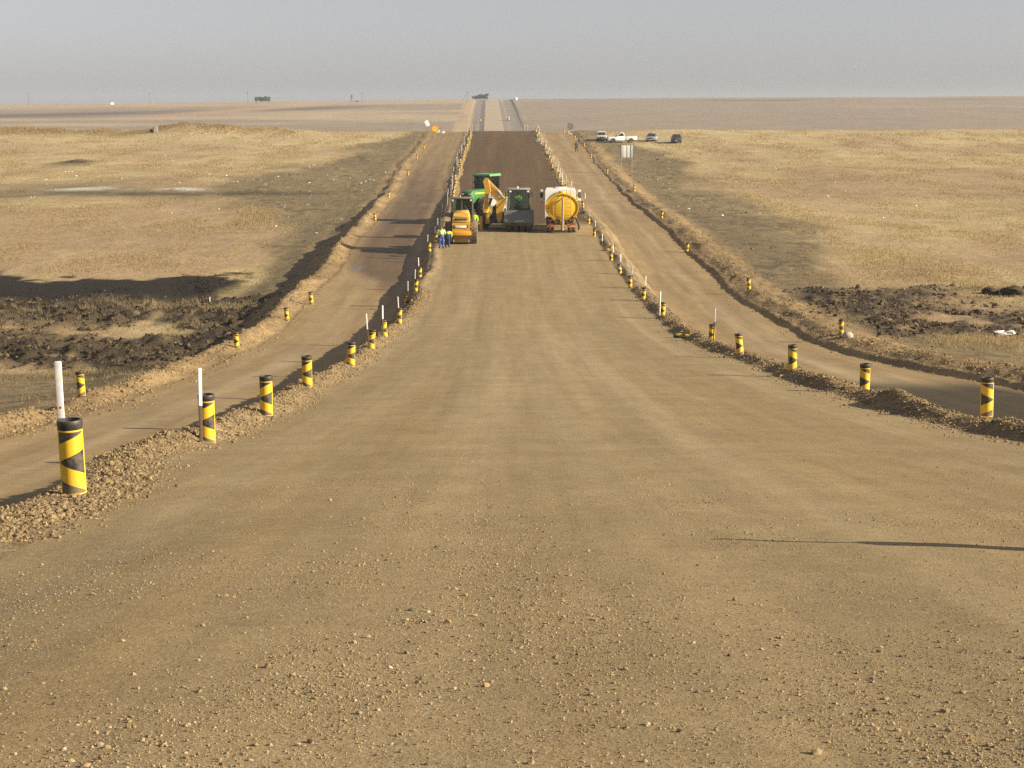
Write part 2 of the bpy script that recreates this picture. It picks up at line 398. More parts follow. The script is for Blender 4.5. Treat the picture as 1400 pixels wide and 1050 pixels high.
def detour_color(X, Y, u):
    L = (u < 0)
    uc = np.where(L, (u + 8.7), (u - 11.8))
    n1 = fbm(X * 0.3, Y * 0.05, 111, 4); st = fbm(X * 1.1, Y * 0.022, 112, 4); n2 = fbm(X * 1.4, Y * 0.5, 113, 3)
    c = DET * (1 + 0.15 * st[..., None] + 0.1 * n1[..., None])
    tr = np.exp(-((np.abs(uc + 0.5 * pn(Y * 0.03, 0 * Y, 114)) - 0.95) / 0.42) ** 2)
    c = mixa(c, C3(.255, .165, .075), 0.55 * tr * sst(-0.35, 0.25, n1 + 0.4 * st))
    c = mixa(c, C3(.40, .315, .195), 0.4 * np.exp(-(uc / 0.7) ** 2) * sst(-0.2, 0.3, st))
    wet = np.where(L, sst(111, 118, Y + 6 * n1 + 4 * uc) * (1 - 0.55 * sst(190, 260, Y + 25 * n1)), 0) * sst(-0.9, -0.2, n1 + 0.4 * st + 0.1 * n2)
    wet = np.clip(wet, 0, 1)
    c = mixa(c, DETW, 0.95 * wet)
    nr = np.where(L, 0, (1 - sst(54, 61, Y + 2 * n1))) * 0.95  # near end of the right detour: deep shade painted in as dark colour
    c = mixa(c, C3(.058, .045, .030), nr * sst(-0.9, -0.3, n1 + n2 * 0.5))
    ud = np.where(L, np.minimum(np.abs(u + 6.1), np.abs(u + 11.2)), np.minimum(np.abs(u - 9.6), np.abs(u - 14)))
    c = mixa(c, C3(.33, .22, .105), 0.55 * (1 - sst(0.2, 1.0, ud)))
    c = mixa(c, C3(.29, .20, .105), 0.5 * sst(230, 330, Y))
    fc = mixa(C3(.225, .19, .16), C3(.27, .22, .175), sst(-0.2, 0.3, n1))
    fc = mixa(fc, C3(.15, .125, .11), np.exp(-((u + 9.2) / 0.5) ** 2) * (1 - sst(980, 1100, Y)))
    fc = mixa(fc, C3(.14, .12, .105), np.exp(-((u + 6.3) / 0.6) ** 2))
    return mixa(c, fc, sst(345, 480, Y)), np.clip(0.35 * wet, 0, 1)

# ------------------------------------------------------------------ terrain sheets
def growth(start, step, g, end):
    o = [start]
    while o[-1] < end:
        step *= g; o.append(o[-1] + step)
    return o
UL = [-x for x in growth(34, .16, 1.085, 1900)][::-1]
URR = growth(34, .16, 1.085, 1900)
def ar(a, b, n): return list(np.linspace(a, b, n + 1))
STRIPS = [
    ('ground', UL + ar(-34, -14, 110)[1:] + ar(-14, -11.2, 24)[1:]),
    ('detour_road', ar(-11.2, -6.05, 20)),
    ('ground', ar(-6.05, -4.12, 26)),
    ('main_road', ar(-4.12, 7.52, 120)),
    ('ground', ar(7.52, 9.6, 28)),
    ('detour_road', ar(9.6, 14.05, 18)),
    ('ground', ar(14.05, 17.4, 26) + ar(17.4, 34, 90)[1:] + URR[1:]),
]
ROWS = [-12, -6, -2, 0, 1, 2, 3]
while ROWS[-1] < 3800:
    y = ROWS[-1]
    ROWS.append(y + (0.075 if y < 17 else 0.0046 * y if y < 345 else 0.014 * y))
ROWS = np.array(ROWS)

def strip(us):
    u, Y = np.meshgrid(np.array(us), ROWS)
    # beyond the crest the fine columns spread out so the sheet reaches sideways
    X = u + xoff(u, Y)
    Z = height(u, X, Y)
    nr, nc = u.shape
    i = np.arange(nr * nc).reshape(nr, nc)
    F = np.stack([i[:-1, :-1], i[:-1, 1:], i[1:, 1:], i[1:, :-1]], -1).reshape(-1, 4)
    return X, Y, Z, u, F

acc_v, acc_f, acc_c, acc_w, base = [], [], [], [], 0
for nm, us in STRIPS:
    X, Y, Z, u, F = strip(us)
    V = np.stack([X, Y, Z], -1).reshape(-1, 3)
    if nm == 'ground':
        acc_v.append(V); acc_f.append(F + base); base += len(V)
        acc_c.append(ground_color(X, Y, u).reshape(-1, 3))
        w = np.exp(-((Y - 205 - 0.12 * (X + 30)) / 1.6) ** 2) * bumpf(X, Y, -49, 205, 6, 80)
        acc_w.append(0.8 * w.ravel())
    elif nm == 'main_road':
        o = np_mesh('main_road', V, F, MAT_GRAVEL, road_color(X, Y, u).reshape(-1, 3)); tag(o, kind='structure')
    else:
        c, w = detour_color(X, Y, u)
        pud = np.where(u < 0, np.clip(0.95 * bumpf(X, Y, -10.0, 121.5, .5, 3.0), 0, 1), 0)
        pud = sst(.25, .6, pud * (0.9 + 1.3 * fbm(X * 1.6, Y * 0.4, 118, 3))) * .75
        c = mixa(c, C3(.16, .125, .085), pud)
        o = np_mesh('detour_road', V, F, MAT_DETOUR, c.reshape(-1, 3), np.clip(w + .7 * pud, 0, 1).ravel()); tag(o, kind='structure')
o = np_mesh('ground', np.concatenate(acc_v), np.concatenate(acc_f), MAT_GROUND, np.concatenate(acc_c), np.concatenate(acc_w))
tag(o, kind='structure')

# ------------------------------------------------------------------ loose stones, clods, grass
def ico():
    p = (1 + 5 ** .5) / 2
    v = np.array([(-1, p, 0), (1, p, 0), (-1, -p, 0), (1, -p, 0), (0, -1, p), (0, 1, p), (0, -1, -p), (0, 1, -p), (p, 0, -1), (p, 0, 1), (-p, 0, -1), (-p, 0, 1)], float)
    v /= np.linalg.norm(v[0])
    f = np.array([(0, 11, 5), (0, 5, 1), (0, 1, 7), (0, 7, 10), (0, 10, 11), (1, 5, 9), (5, 11, 4), (11, 10, 2), (10, 7, 6), (7, 1, 8), (3, 9, 4), (3, 4, 2), (3, 2, 6), (3, 6, 8), (3, 8, 9), (4, 9, 5), (2, 4, 11), (6, 2, 10), (8, 6, 7), (9, 8, 1)])
    return v, f
OCT = (np.array([(1, 0, 0), (-1, 0, 0), (0, 1, 0), (0, -1, 0), (0, 0, 1), (0, 0, -1)], float),
       np.array([(0, 2, 4), (2, 1, 4), (1, 3, 4), (3, 0, 4), (2, 0, 5), (1, 2, 5), (3, 1, 5), (0, 3, 5)]))

def rand_rot(n):
    q = RNG.normal(size=(n, 4)); q /= np.linalg.norm(q, axis=1)[:, None]
    w, x, y, z = q.T
    return np.stack([1 - 2 * (y * y + z * z), 2 * (x * y - z * w), 2 * (x * z + y * w), 2 * (x * y + z * w), 1 - 2 * (x * x + z * z), 2 * (y * z - x * w),
                     2 * (x * z - y * w), 2 * (y * z + x * w), 1 - 2 * (x * x + y * y)], -1).reshape(n, 3, 3)

def scatter(tmpl, P, size, squash=(0.55, 1.0), rough=0.28):
    tv, tf = tmpl
    n, k = len(P), len(tv)
    v = tv[None] * (1 + RNG.uniform(-rough, rough, (n, k, 1)))
    v = np.einsum('nij,nkj->nki', rand_rot(n), v * RNG.uniform(0.7, 1.25, (n, 1, 3)))
    v[:, :, 2] *= RNG.uniform(*squash, (n, 1))
    v = v * size[:, None, None] + P[:, None, :]
    f = tf[None] + (np.arange(n) * k)[:, None, None]
    return v.reshape(-1, 3), f.reshape(-1, 3), k

def stuff(name, sets, mat, label, cat):
    V, F, Cc, b = [], [], [], 0
    for tm, P, size, col, sq in sets:
        v, f, k = scatter(tm, P, size, sq)
        V.append(v); F.append(f + b); b += len(v)
        Cc.append(np.repeat(col, k, axis=0))
    o = np_mesh(name, np.concatenate(V), np.concatenate(F), mat, np.concatenate(Cc), smooth=False)
    tag(o, label, cat, kind='stuff'); return o

def on_ground(X, Y, dz):
    return np.stack([X, Y, ground_z(X, Y) + dz], -1)

# loose gravel on the graded road: thicker in patches and along the wheel-thrown lines
def gravel_points(n, y0, y1, power=1.6):
    Y = y0 * (y1 / y0) ** RNG.random(n * 6)
    X = RNG.uniform(-1, 1, n * 6) * (0.30 * Y + 0.3)
    u = u_of(X, Y)
    d = 0.10 + 0.9 * sst(0.0, 0.45, fbm(X * 0.55, Y * 0.22, 121, 4) + 0.12) * (0.5 + 0.8 * sst(-.2, .5, fbm(X * 1.7, Y * 0.8, 122, 3)))
    d = d + 1.6 * bumpf(X, Y, -0.05, 11.6, .42, 2.2) + 0.9 * bumpf(X, Y, 0.35, 8.2, 0.55, 1.8) + 1.2 * bumpf(X, Y, 1.75, 12.3, 0.30, 0.8) + 0.8 * bumpf(X, Y, 3.3, 13.2, .45, .5)
    d = d * (1 - 0.8 * bumpf(X, Y, -1.5, 15, .25, 2.5)) * (1 - 0.5 * sst(14, 22, Y)) * (1 - sst(7.2, 7.6, u)) * sst(-4.1, -3.7, u)
    k = RNG.random(n * 6) < np.clip(d, 0, 1.2) * 0.62
    return X[k][:n], Y[k][:n]

def stone_colors(n):
    t = RNG.random(n)[:, None]; b = RNG.uniform(0.66, 1.08, n)[:, None]
    c = C3(.35, .25, .13) * (1 - t) + C3(.37, .29, .18) * t
    r = RNG.random(n)
    c = np.where((r < 0.12)[:, None], C3(.30, .19, .10), c); c = np.where((r > 0.985)[:, None], C3(.48, .42, .32), c)
    c = np.where(((r > 0.90) & (r < 0.955))[:, None], C3(.13, .105, .08), c)
    return c * b
X, Y = gravel_points(90000, 4.6, 40)
s = np.clip(np.exp(RNG.normal(-5.85, 0.45, len(X))), .0015, .013)
A = (OCT, on_ground(X, Y, s * 0.25), s, stone_colors(len(X)), (0.6, 1))
X, Y = gravel_points(2600, 4.8, 26)
s = np.clip(np.exp(RNG.normal(-5.1, 0.38, len(X))), .004, .022)
B = (ico(), on_ground(X, Y, s * 0.3), s, stone_colors(len(X)), (0.55, 0.95))
stuff('loose_gravel', [A, B], MAT_STONE, 'loose tan gravel stones scattered over the graded road surface', 'gravel')

# clods along the two windrows
def wind_points(n, side, y0, y1):
    Y = y0 * (y1 / y0) ** RNG.random(n)
    u = (RNG.normal(-4.62, .28, n) if side < 0 else RNG.normal(8.1, .40, n))
    return u + xoff(u, Y), Y
sets = []
for side, n in ((-1, 30000), (1, 24000)):
    X, Y = wind_points(n, side, 13 if side < 0 else 22, 100)
    s = np.clip(np.exp(RNG.normal(-4.75, 0.5, n)), .004, .036) * (1 + Y / 90)
    c = (C3(.285, .205, .112) * RNG.uniform(.7, 1.15, n)[:, None])
    sets.append((ico(), on_ground(X, Y, s * 0.2), s, c, (0.6, 1)))
for side, n in ((-1, 9000), (1, 9000)):
    Y = 38 * (170 / 38) ** RNG.random(n)
    u = RNG.normal(-12.4, .8, n) if side < 0 else RNG.normal(15.4, .75, n)
    X = u + xoff(u, Y)
    s = np.clip(np.exp(RNG.normal(-3.75, 0.5, n)), .01, .09)
    c = (mixa(C3(.32, .222, .112), C3(.2, .14, .08), RNG.random(n) ** 2) * RNG.uniform(.75, 1.15, n)[:, None])
    sets.append((ico(), on_ground(X, Y, s * 0.15), s, c, (0.6, 1)))
n = 60000
Y = 62 * (330 / 62) ** RNG.random(n); X = RNG.uniform(-1, 1, n) * 48
u = u_of(X, Y); k = ((u < -13.5) | (u > 17)) & (RNG.random(n) < bare_mask(X, Y, u) * sst(-.15, .35, fbm(X * .35, Y * .12, 133, 3)))
X, Y = X[k], Y[k]; n = len(X); s = np.clip(np.exp(RNG.normal(-3.2, .5, n)), .015, .14) * (.7 + Y / 300)
sets.append((OCT, on_ground(X, Y, s * .1), s, mixa(C3(.10, .078, .046), C3(.22, .165, .095), RNG.random(n)), (.5, .9)))
stuff('soil_clods', sets, MAT_CLOD, 'tan soil clods heaped along the graded verges and berms', 'soil')
n = 90000
Y = RNG.uniform(74, 122, n); X = RNG.uniform(-1, 1, n) * (0.31 * Y + 4)
u = u_of(X, Y); k = (RNG.random(n) < dark_soil(X, Y, u)) & (RNG.random(n) < 0.16 + sst(-0.1, 0.4, fbm(X * .35, Y * .25, 131, 3)))
X, Y, u = X[k], Y[k], u[k]; n = len(X)
s = np.clip(np.exp(RNG.normal(-2.95, 0.58, n)), .02, .25)
c = mixa(C3(.046, .034, .023), C3(.155, .11, .062), RNG.random(n) ** 2.6) * np.where(X > 0, 1.4, 1.0)[:, None] * RNG.uniform(.7, 1.3, n)[:, None]
stuff('turned_soil', [(ico(), on_ground(X, Y, s * 0.1), s, c, (0.6, 1))], MAT_CLOD, 'dark turned soil clods heaped across the verges beside the detours', 'soil')

def grass(name, X, Y, hgt, wid, blades, col, label):
    n = len(X); b = blades
    P = on_ground(X, Y, -0.02)
    P = np.repeat(P, b, axis=0); h = np.repeat(hgt, b) * RNG.uniform(.55, 1.15, n * b); w = np.repeat(wid, b)
    a = RNG.uniform(0, 2 * math.pi, n * b); r = np.repeat(hgt, b) * RNG.uniform(0, .38, n * b)
    base = P + np.stack([np.cos(a) * r, np.sin(a) * r, 0 * r], -1)
    la = a + RNG.normal(0, .7, n * b); ll = h * np.abs(RNG.normal(.28, .2, n * b))
    tip = base + np.stack([np.cos(la) * ll - 0.06 * h, np.sin(la) * ll, h], -1)
    ta = RNG.uniform(-.9, .9, n * b)
    d = np.stack([np.cos(ta) * w, np.sin(ta) * w, 0 * w], -1)
    mid = base * 0.45 + tip * 0.55 - np.stack([np.cos(la) * ll, np.sin(la) * ll, 0 * ll], -1) * 0.14
    V = np.stack([base - d, base + d, mid + d * .75, tip, mid - d * .75], 1).reshape(-1, 3)
    F = np.arange(n * b * 5).reshape(-1, 5)
    cc = np.repeat(np.repeat(col, b, axis=0) * RNG.uniform(.86, 1.14, (n * b, 1)), 5, axis=0)
    o = np_mesh(name, V, F, MAT_GRASS, cc, smooth=False); tag(o, label, 'grass', kind='stuff')

n = 720000
Y = 46 * (346 / 46) ** RNG.random(n); X = RNG.uniform(-1, 1, n) * (0.33 * Y + 6)
u = u_of(X, Y)
nat = (u < -13.6) | (u > 17.2)
patch = fbm(X * 0.16, Y * 0.07, 141, 4)
dens = np.clip(0.10 + 1.0 * sst(-0.30, 0.45, patch), 0, 1)
tall = bumpf(X, Y, -24.3 - .06 * (Y - 172), 172, 1.5, 14) * sst(-0.3, .1, fbm(X * .5, Y * .1, 145, 2))
dens = dens * (1 - 0.90 * bare_mask(X, Y, u)) * (1 - 0.75 * burnt_mask(X, Y, u)) * (1 - 0.9 * dark_soil(X, Y, u))
dens = dens + 0.5 * np.exp(-((Y - 97 + 3 * patch) / 3.5) ** 2) * np.where(u < 0, sst(-16, -18, u), sst(23, 26, u)) + 0.9 * bumpf(X, Y, -22, 109, 3.2, 2.0) + 0.6 * bumpf(X, Y, -17, 107, 2, 2) + 0.35 * (u > 18) * np.exp(-((Y - 77) / 3.0) ** 2)
dens = dens + 0.8 * sst(-30, -50, X) * np.exp(-((Y - 329) / 7.0) ** 2) + 1.3 * tall + 0.5 * sst(108, 112, Y) * (1 - sst(116, 120, Y)) * (u > 19)
k = nat & (RNG.random(n) < dens * 0.62)
X, Y, u, patch = X[k], Y[k], u[k], patch[k]; n = len(X)
hg = RNG.uniform(.07, .22, n) * (0.70 + 0.6 * sst(-.1, .4, patch)) * (1 + 0.45 * sst(150, 320, Y))
wd = 0.005 + 0.00007 * Y
c = ground_color(X, Y, u) * 1.0
c = mixa(c, mixa(G_TAN * 1.10, G_PALE * 1.10, RNG.random(n)), np.maximum(.60 * (1 - burnt_mask(X, Y, u)), .95 * np.clip(bumpf(X, Y, -22, 109, 3.2, 2.0) + bumpf(X, Y, -17, 107, 2, 2) + bumpf(X, Y, -24.3 - .06 * (Y - 172), 172, 1.5, 14), 0, 1)))
rg = sst(-30, -50, X) * np.exp(-((Y - 330) / 7.0) ** 2)
c = mixa(c, C3(.30, .20, .09), 0.6 * rg)
tall = bumpf(X, Y, -24.3 - .06 * (Y - 172), 172, 1.5, 14)
hg = hg * (1 + 1.6 * tall + 0.9 * rg + 1.6 * np.exp(-((Y - 108) / 4.0) ** 2) * (u < -14) * (u > -30))
grass('dry_grass', X, Y, hg, wd, 4, c, 'dry straw-coloured veld grass either side of the road works')

# ------------------------------------------------------------------ sky, sun, camera, haze
SUN_EL, SUN_AZ = R(22.5), R(90 + 15)           # azimuth clockwise from +Y: from the right, slightly behind the camera
w = bpy.data.worlds.new('World'); SC.world = w; w.use_nodes = True
nt = w.node_tree; bg = nt.nodes['Background']
sky = nd(nt, 'ShaderNodeTexSky', sky_type='NISHITA'); sky.sun_disc = False
sky.sun_elevation = SUN_EL; sky.sun_rotation = SUN_AZ; sky.altitude = 1500
sky.air_density = 1.0; sky.dust_density = 3.5; sky.ozone_density = 1.0
hs = nd(nt, 'ShaderNodeHueSaturation'); hs.inputs['Saturation'].default_value = SKY_SAT; hs.inputs['Value'].default_value = 1.0
nt.links.new(sky.outputs[0], hs.inputs['Color']); nt.links.new(mixc(nt, 1.0, hs.outputs[0], (1.0, .978, 1.03), 'MULTIPLY'), bg.inputs['Color'])
bg.inputs['Strength'].default_value = SKY_STR
sd = Vector((math.sin(SUN_AZ) * math.cos(SUN_EL), math.cos(SUN_AZ) * math.cos(SUN_EL), math.sin(SUN_EL)))
sl = bpy.data.lights.new('sun', 'SUN'); sl.energy = SUN_STR; sl.angle = R(0.53); sl.color = (1.0, .89, .68)
so = bpy.data.objects.new('sun', sl); COL.objects.link(so); so.rotation_euler = (-sd).to_track_quat('-Z', 'Y').to_euler(); so.location = (60, -40, 60)
cd = bpy.data.cameras.new('camera'); cam = bpy.data.objects.new('camera', cd); COL.objects.link(cam); SC.camera = cam
cd.sensor_width = 36; cd.sensor_fit = 'HORIZONTAL'; cd.lens = 36 * FPX / 1400; cd.clip_start = 0.1; cd.clip_end = 9000
cam.location = (0, 0, 0); cam.rotation_euler = (R(90) - TH, 0, -YAW)
SC.view_settings.view_transform = 'Standard'; SC.view_settings.look = 'None'; SC.view_settings.gamma = 1; SC.view_settings.exposure = EXPOSURE
SC.cycles.use_denoising = False; SC.cycles.max_bounces = 5; SC.cycles.transparent_max_bounces = 12; SC.cycles.volume_bounces = 0
SC.cycles.sample_clamp_indirect = 4

# ------------------------------------------------------------------ bmesh part builder
class MB:
    def __init__(s): s.bm = bmesh.new(); s.uv = None
    def hull(s, pts):
        b = bmesh.new()
        for p in pts: b.verts.new(p)
        r = bmesh.ops.convex_hull(b, input=b.verts)
        dead = [e for e in r['geom_interior'] if isinstance(e, bmesh.types.BMVert)] + [e for e in r['geom_unused'] if isinstance(e, bmesh.types.BMVert)]
        if dead: bmesh.ops.delete(b, geom=list(set(dead)), context='VERTS')
        bmesh.ops.dissolve_limit(b, angle_limit=R(2), verts=b.verts, edges=b.edges)
        s._add(b); return s
    def _add(s, b, M=None):
        me = bpy.data.meshes.new('tmp')
        if M is not None: bmesh.ops.transform(b, matrix=M, verts=b.verts)
        b.to_mesh(me); b.free(); s.bm.from_mesh(me); bpy.data.meshes.remove(me)
    def box(s, x0, x1, y0, y1, z0, z1, bev=0.02, M=None):
        b = bmesh.new()
        bmesh.ops.create_cube(b, size=1)
        for v in b.verts: v.co = Vector((lerp(x0, x1, v.co.x + .5), lerp(y0, y1, v.co.y + .5), lerp(z0, z1, v.co.z + .5)))
        if bev: bmesh.ops.bevel(b, geom=list(b.edges), offset=min(bev, .45 * min(abs(x1 - x0), abs(y1 - y0), abs(z1 - z0))), segments=2, affect='EDGES', profile=.5)
        s._add(b, M); return s
    def tube(s, pts, r, n=8, cap=True):
        pts = [Vector(p) for p in pts]; rs = r if isinstance(r, (list, tuple)) else [r] * len(pts)
        rings = []
        for i, p in enumerate(pts):
            t = (pts[min(i + 1, len(pts) - 1)] - pts[max(i - 1, 0)]).normalized()
            a = t.orthogonal().normalized() if i == 0 else (rings_a - t * rings_a.dot(t)).normalized()
            rings_a = a; c = t.cross(a)
            rings.append([s.bm.verts.new(p + (a * math.cos(2 * math.pi * k / n) + c * math.sin(2 * math.pi * k / n)) * rs[i]) for k in range(n)])
        for A, B in zip(rings, rings[1:]):
            for k in range(n): s.bm.faces.new((A[k], A[(k + 1) % n], B[(k + 1) % n], B[k]))
        if cap: s.bm.faces.new(rings[0][::-1]); s.bm.faces.new(rings[-1])
        return s
    def lathe(s, prof, n=24, M=Matrix(), sx=1.0, sy=1.0, close=False):
        """prof: (radius, height) pairs turned round z"""
        rings = [[s.bm.verts.new(M @ Vector((r * sx * math.cos(2 * math.pi * k / n), r * sy * math.sin(2 * math.pi * k / n), z))) for k in range(n)] for r, z in prof]
        for A, B in zip(rings, rings[1:]):
            for k in range(n): s.bm.faces.new((A[k], A[(k + 1) % n], B[(k + 1) % n], B[k]))
        if close:
            A, B = rings[-1], rings[0]
            for k in range(n): s.bm.faces.new((A[k], A[(k + 1) % n], B[(k + 1) % n], B[k]))
        else:
            if prof[0][0] > 1e-5: s.bm.faces.new(rings[0][::-1])
            if prof[-1][0] > 1e-5: s.bm.faces.new(rings[-1])
        return s
    def prism(s, prof, x0, x1, bev=0.03):
        """prof: (y, z) outline extruded along x"""
        b = bmesh.new()
        A = [b.verts.new((x0, y, z)) for y, z in prof]; B = [b.verts.new((x1, y, z)) for y, z in prof]
        b.faces.new(A); b.faces.new(B[::-1])
        n = len(prof)
        for k in range(n): b.faces.new((A[k], B[k], B[(k + 1) % n], A[(k + 1) % n]))
        bmesh.ops.recalc_face_normals(b, faces=b.faces)
        if bev: bmesh.ops.bevel(b, geom=[e for e in b.edges], offset=bev, segments=2, affect='EDGES', profile=.5, clamp_overlap=True)
        s._add(b); return s
    def build(s, name, mat, parent=None, loc=None, ang=35, smooth=True):
        bmesh.ops.recalc_face_normals(s.bm, faces=s.bm.faces)
        me = bpy.data.meshes.new(name); s.bm.to_mesh(me); s.bm.free()
        me.polygons.foreach_set('use_smooth', [smooth] * len(me.polygons))
        if smooth: me.set_sharp_from_angle(angle=R(ang))
        me.materials.append(mat)
        o = bpy.data.objects.new(name, me); COL.objects.link(o)
        if parent: o.parent = parent
        if loc: o.location = loc
        return o

def empty(name, loc, rz=0, label=None, cat=None, group=None, sc=1.0):
    o = bpy.data.objects.new(name, None); COL.objects.link(o); o.location = loc; o.rotation_euler = (0, 0, rz); o.scale = (sc,) * 3
    o.empty_display_size = .2
    return tag(o, label, cat, group)

def kids(o): return [c for c in bpy.data.objects if c.parent == o]
def copy_tree(o, children):
    c = o.copy(); COL.objects.link(c)
    for ch in children:
        d = ch.copy(); COL.objects.link(d); d.parent = c
    return c

_pm = {}
def paint(name, rgb, rough=.45, dust=.3, metal=0.0, spec=.5, dcol=(.34, .245, .13)):
    if name in _pm: return _pm[name]
    m, nt, b = _new(name); tc = nd(nt, 'ShaderNodeTexCoord').outputs['Object']
    f = noise_tex(nt, tc, 2.3, 5, .65); g = noise_tex(nt, tc, 17, 3, .6)
    geo = nd(nt, 'ShaderNodeNewGeometry'); sp = nd(nt, 'ShaderNodeSeparateXYZ'); nt.links.new(geo.outputs['Normal'], sp.inputs[0])
    up = ramp(nt, sp.outputs[2], 0.2, 1, .0, .5)
    d = mth(nt, 'MULTIPLY', mth(nt, 'ADD', mth(nt, 'ADD', ramp(nt, f, .35, .72), ramp(nt, g, .3, .8, -.2, .3)), up), dust, clamp=True)
    nt.links.new(mixc(nt, d, rgb, dcol), b.inputs['Base Color'])
    nt.links.new(mth(nt, 'ADD', mth(nt, 'MULTIPLY', d, .5), rough, clamp=True), b.inputs['Roughness'])
    b.inputs['Metallic'].default_value = metal; b.inputs['Specular IOR Level'].default_value = spec
    _pm[name] = m; return m

YEL = paint('construction_yellow', (.66, .365, .028), .4, .42)
TANKY = paint('tank_yellow', (.80, .50, .012), .32, .16)
GREEN = paint('tractor_green', (.012, .17, .028), .38, .22)
LYEL = paint('stripe_yellow', (.75, .55, .03), .45, .15)
WHITE = paint('vehicle_white', (.80, .80, .77), .35, .10)
GREYP = paint('roller_grey', (.115, .128, .135), .5, .22)
DARK = paint('dark_frame', (.022, .023, .024), .55, .22)
RUB = paint('tyre_rubber', (.028, .027, .026), .85, .42)
RUBD = paint('dusty_tyre_rubber', (.05, .046, .04), .9, .75)
STEEL = paint('worn_steel', (.36, .36, .35), .45, .35, .6)
RUST = paint('rusty_steel', (.15, .075, .035), .8, .35)
ORNG = paint('safety_orange', (.72, .22, .015), .45, .2)
REDL = paint('red_lens', (.45, .02, .015), .25, .1)
BEAC = paint('amber_beacon', (.75, .20, .01), .25, .05)
LAMP = paint('white_lens', (.78, .78, .74), .2, .08)
CGLS = paint('dark_car_glass', (.016, .02, .022), .06, .12, 0, .8)
SILV = paint('silver_paint', (.42, .45, .50), .3, .15, .45)
DGRY = paint('charcoal_paint', (.06, .066, .075), .28, .15, .3)
SIGNB = paint('galvanised_sign_back', (.62, .65, .62), .5, .12)
CONC = paint('concrete', (.40, .36, .29), .9, .4)
LIT = paint('plastic_litter', (.82, .82, .80), .5, .15)
def glass_mat():
    m, nt, b = _new('cab_glass'); out = nt.nodes['Material Output']
    t = nd(nt, 'ShaderNodeBsdfTransparent'); t.inputs[0].default_value = (.66, .75, .73, 1)
    g = nd(nt, 'ShaderNodeBsdfGlossy'); g.inputs['Roughness'].default_value = .03; g.inputs[0].default_value = (.9, .95, .95, 1)
    fr = nd(nt, 'ShaderNodeFresnel'); fr.inputs[0].default_value = 1.4
    mx = nd(nt, 'ShaderNodeMixShader'); nt.links.new(fr.outputs[0], mx.inputs[0]); nt.links.new(t.outputs[0], mx.inputs[1]); nt.links.new(g.outputs[0], mx.inputs[2])
    nt.links.new(mx.outputs[0], out.inputs[0]); return m
GLASS = glass_mat()

hz = MB().box(-2100, 2100, -40, 4100, -40, 34, 0)
mh, nt, b = _new('air_haze'); nt.nodes.remove(b)
pv = nd(nt, 'ShaderNodeVolumePrincipled'); pv.inputs['Density'].default_value = HAZE; pv.inputs['Color'].default_value = (.80, .84, .92, 1); pv.inputs['Anisotropy'].default_value = .1
nt.links.new(pv.outputs[0], nt.nodes['Material Output'].inputs['Volume'])
if HAZE > 0:
    tag(hz.build('haze', mh, smooth=False), 'pale dusty haze over the far plain', 'haze', kind='stuff')

# ------------------------------------------------------------------ delineators and survey pegs
def chevron(name, flip):
    m, nt, b = _new(name)
    uv = nd(nt, 'ShaderNodeUVMap', uv_map='UVMap'); sp = nd(nt, 'ShaderNodeSeparateXYZ'); nt.links.new(uv.outputs[0], sp.inputs[0])
    U = sp.outputs[0]; V = sp.outputs[1]
    if flip: U = mth(nt, 'SUBTRACT', 1.0, U)
    c = mth(nt, 'SUBTRACT', mth(nt, 'ABSOLUTE', mth(nt, 'SUBTRACT', V, .505)), mth(nt, 'MULTIPLY', U, .21))
    band = mth(nt, 'MULTIPLY', mth(nt, 'GREATER_THAN', c, 0.0), mth(nt, 'LESS_THAN', c, .262))
    eu = mth(nt, 'MINIMUM', U, mth(nt, 'SUBTRACT', 1.0, U)); ev = mth(nt, 'MINIMUM', V, mth(nt, 'SUBTRACT', 1.0, V))
    edge = mth(nt, 'MAXIMUM', mth(nt, 'LESS_THAN', eu, .075), mth(nt, 'LESS_THAN', ev, .026))
    yel = mth(nt, 'MAXIMUM', band, edge)
    tc = nd(nt, 'ShaderNodeTexCoord').outputs['Object']
    d = mth(nt, 'MULTIPLY', mth(nt, 'ADD', ramp(nt, noise_tex(nt, tc, 9, 5, .65), .42, .75), ramp(nt, V, .3, 0, 0, .9)), .42, clamp=True)
    nt.links.new(mixc(nt, d, mixc(nt, yel, (.022, .022, .026), (.80, .50, .008)), (.36, .25, .12)), b.inputs['Base Color'])
    nt.links.new(mth(nt, 'ADD', d, .46), b.inputs['Roughness']); return m
CHL, CHR = chevron('left_pointing_chevron_sheet', False), chevron('right_pointing_chevron_sheet', True)
BLK = paint('black_plastic', (.018, .018, .02), .48, .30)

def delineator_meshes(mat):
    root = empty('delineator_post', (0, 0, -50))
    mb = MB().lathe([(.128, -.55), (.122, -.05), (.117, .0), (.117, .66), (.121, .67), (.121, .712), (.117, .72), (.098, .72), (.096, .70), (.096, .45), (0, .45)], 28)
    body = mb.build('tube', BLK, root)
    bm = bmesh.new(); ul = bm.loops.layers.uv.new('UVMap'); nseg = 18; g = []
    for j in range(2):
        g.append([bm.verts.new((.1195 * math.sin(a), -.1195 * math.cos(a), [.005, .632][j])) for a in [R(-76 + 152 * k / nseg) for k in range(nseg + 1)]])
    for k in range(nseg):
        f = bm.faces.new((g[0][k], g[0][k + 1], g[1][k + 1], g[1][k]))
        for l, (uu, vv) in zip(f.loops, ((k, 0), (k + 1, 0), (k + 1, 1), (k, 1))): l[ul].uv = (uu / nseg, vv)
        f.smooth = True
    me = bpy.data.meshes.new('reflective_sheet'); bm.to_mesh(me); bm.free(); me.materials.append(mat)
    sh = bpy.data.objects.new('reflective_sheet', me); COL.objects.link(sh); sh.parent = root
    return root, [body, sh]
PROTO = {'L': delineator_meshes(CHL), 'R': delineator_meshes(CHR)}

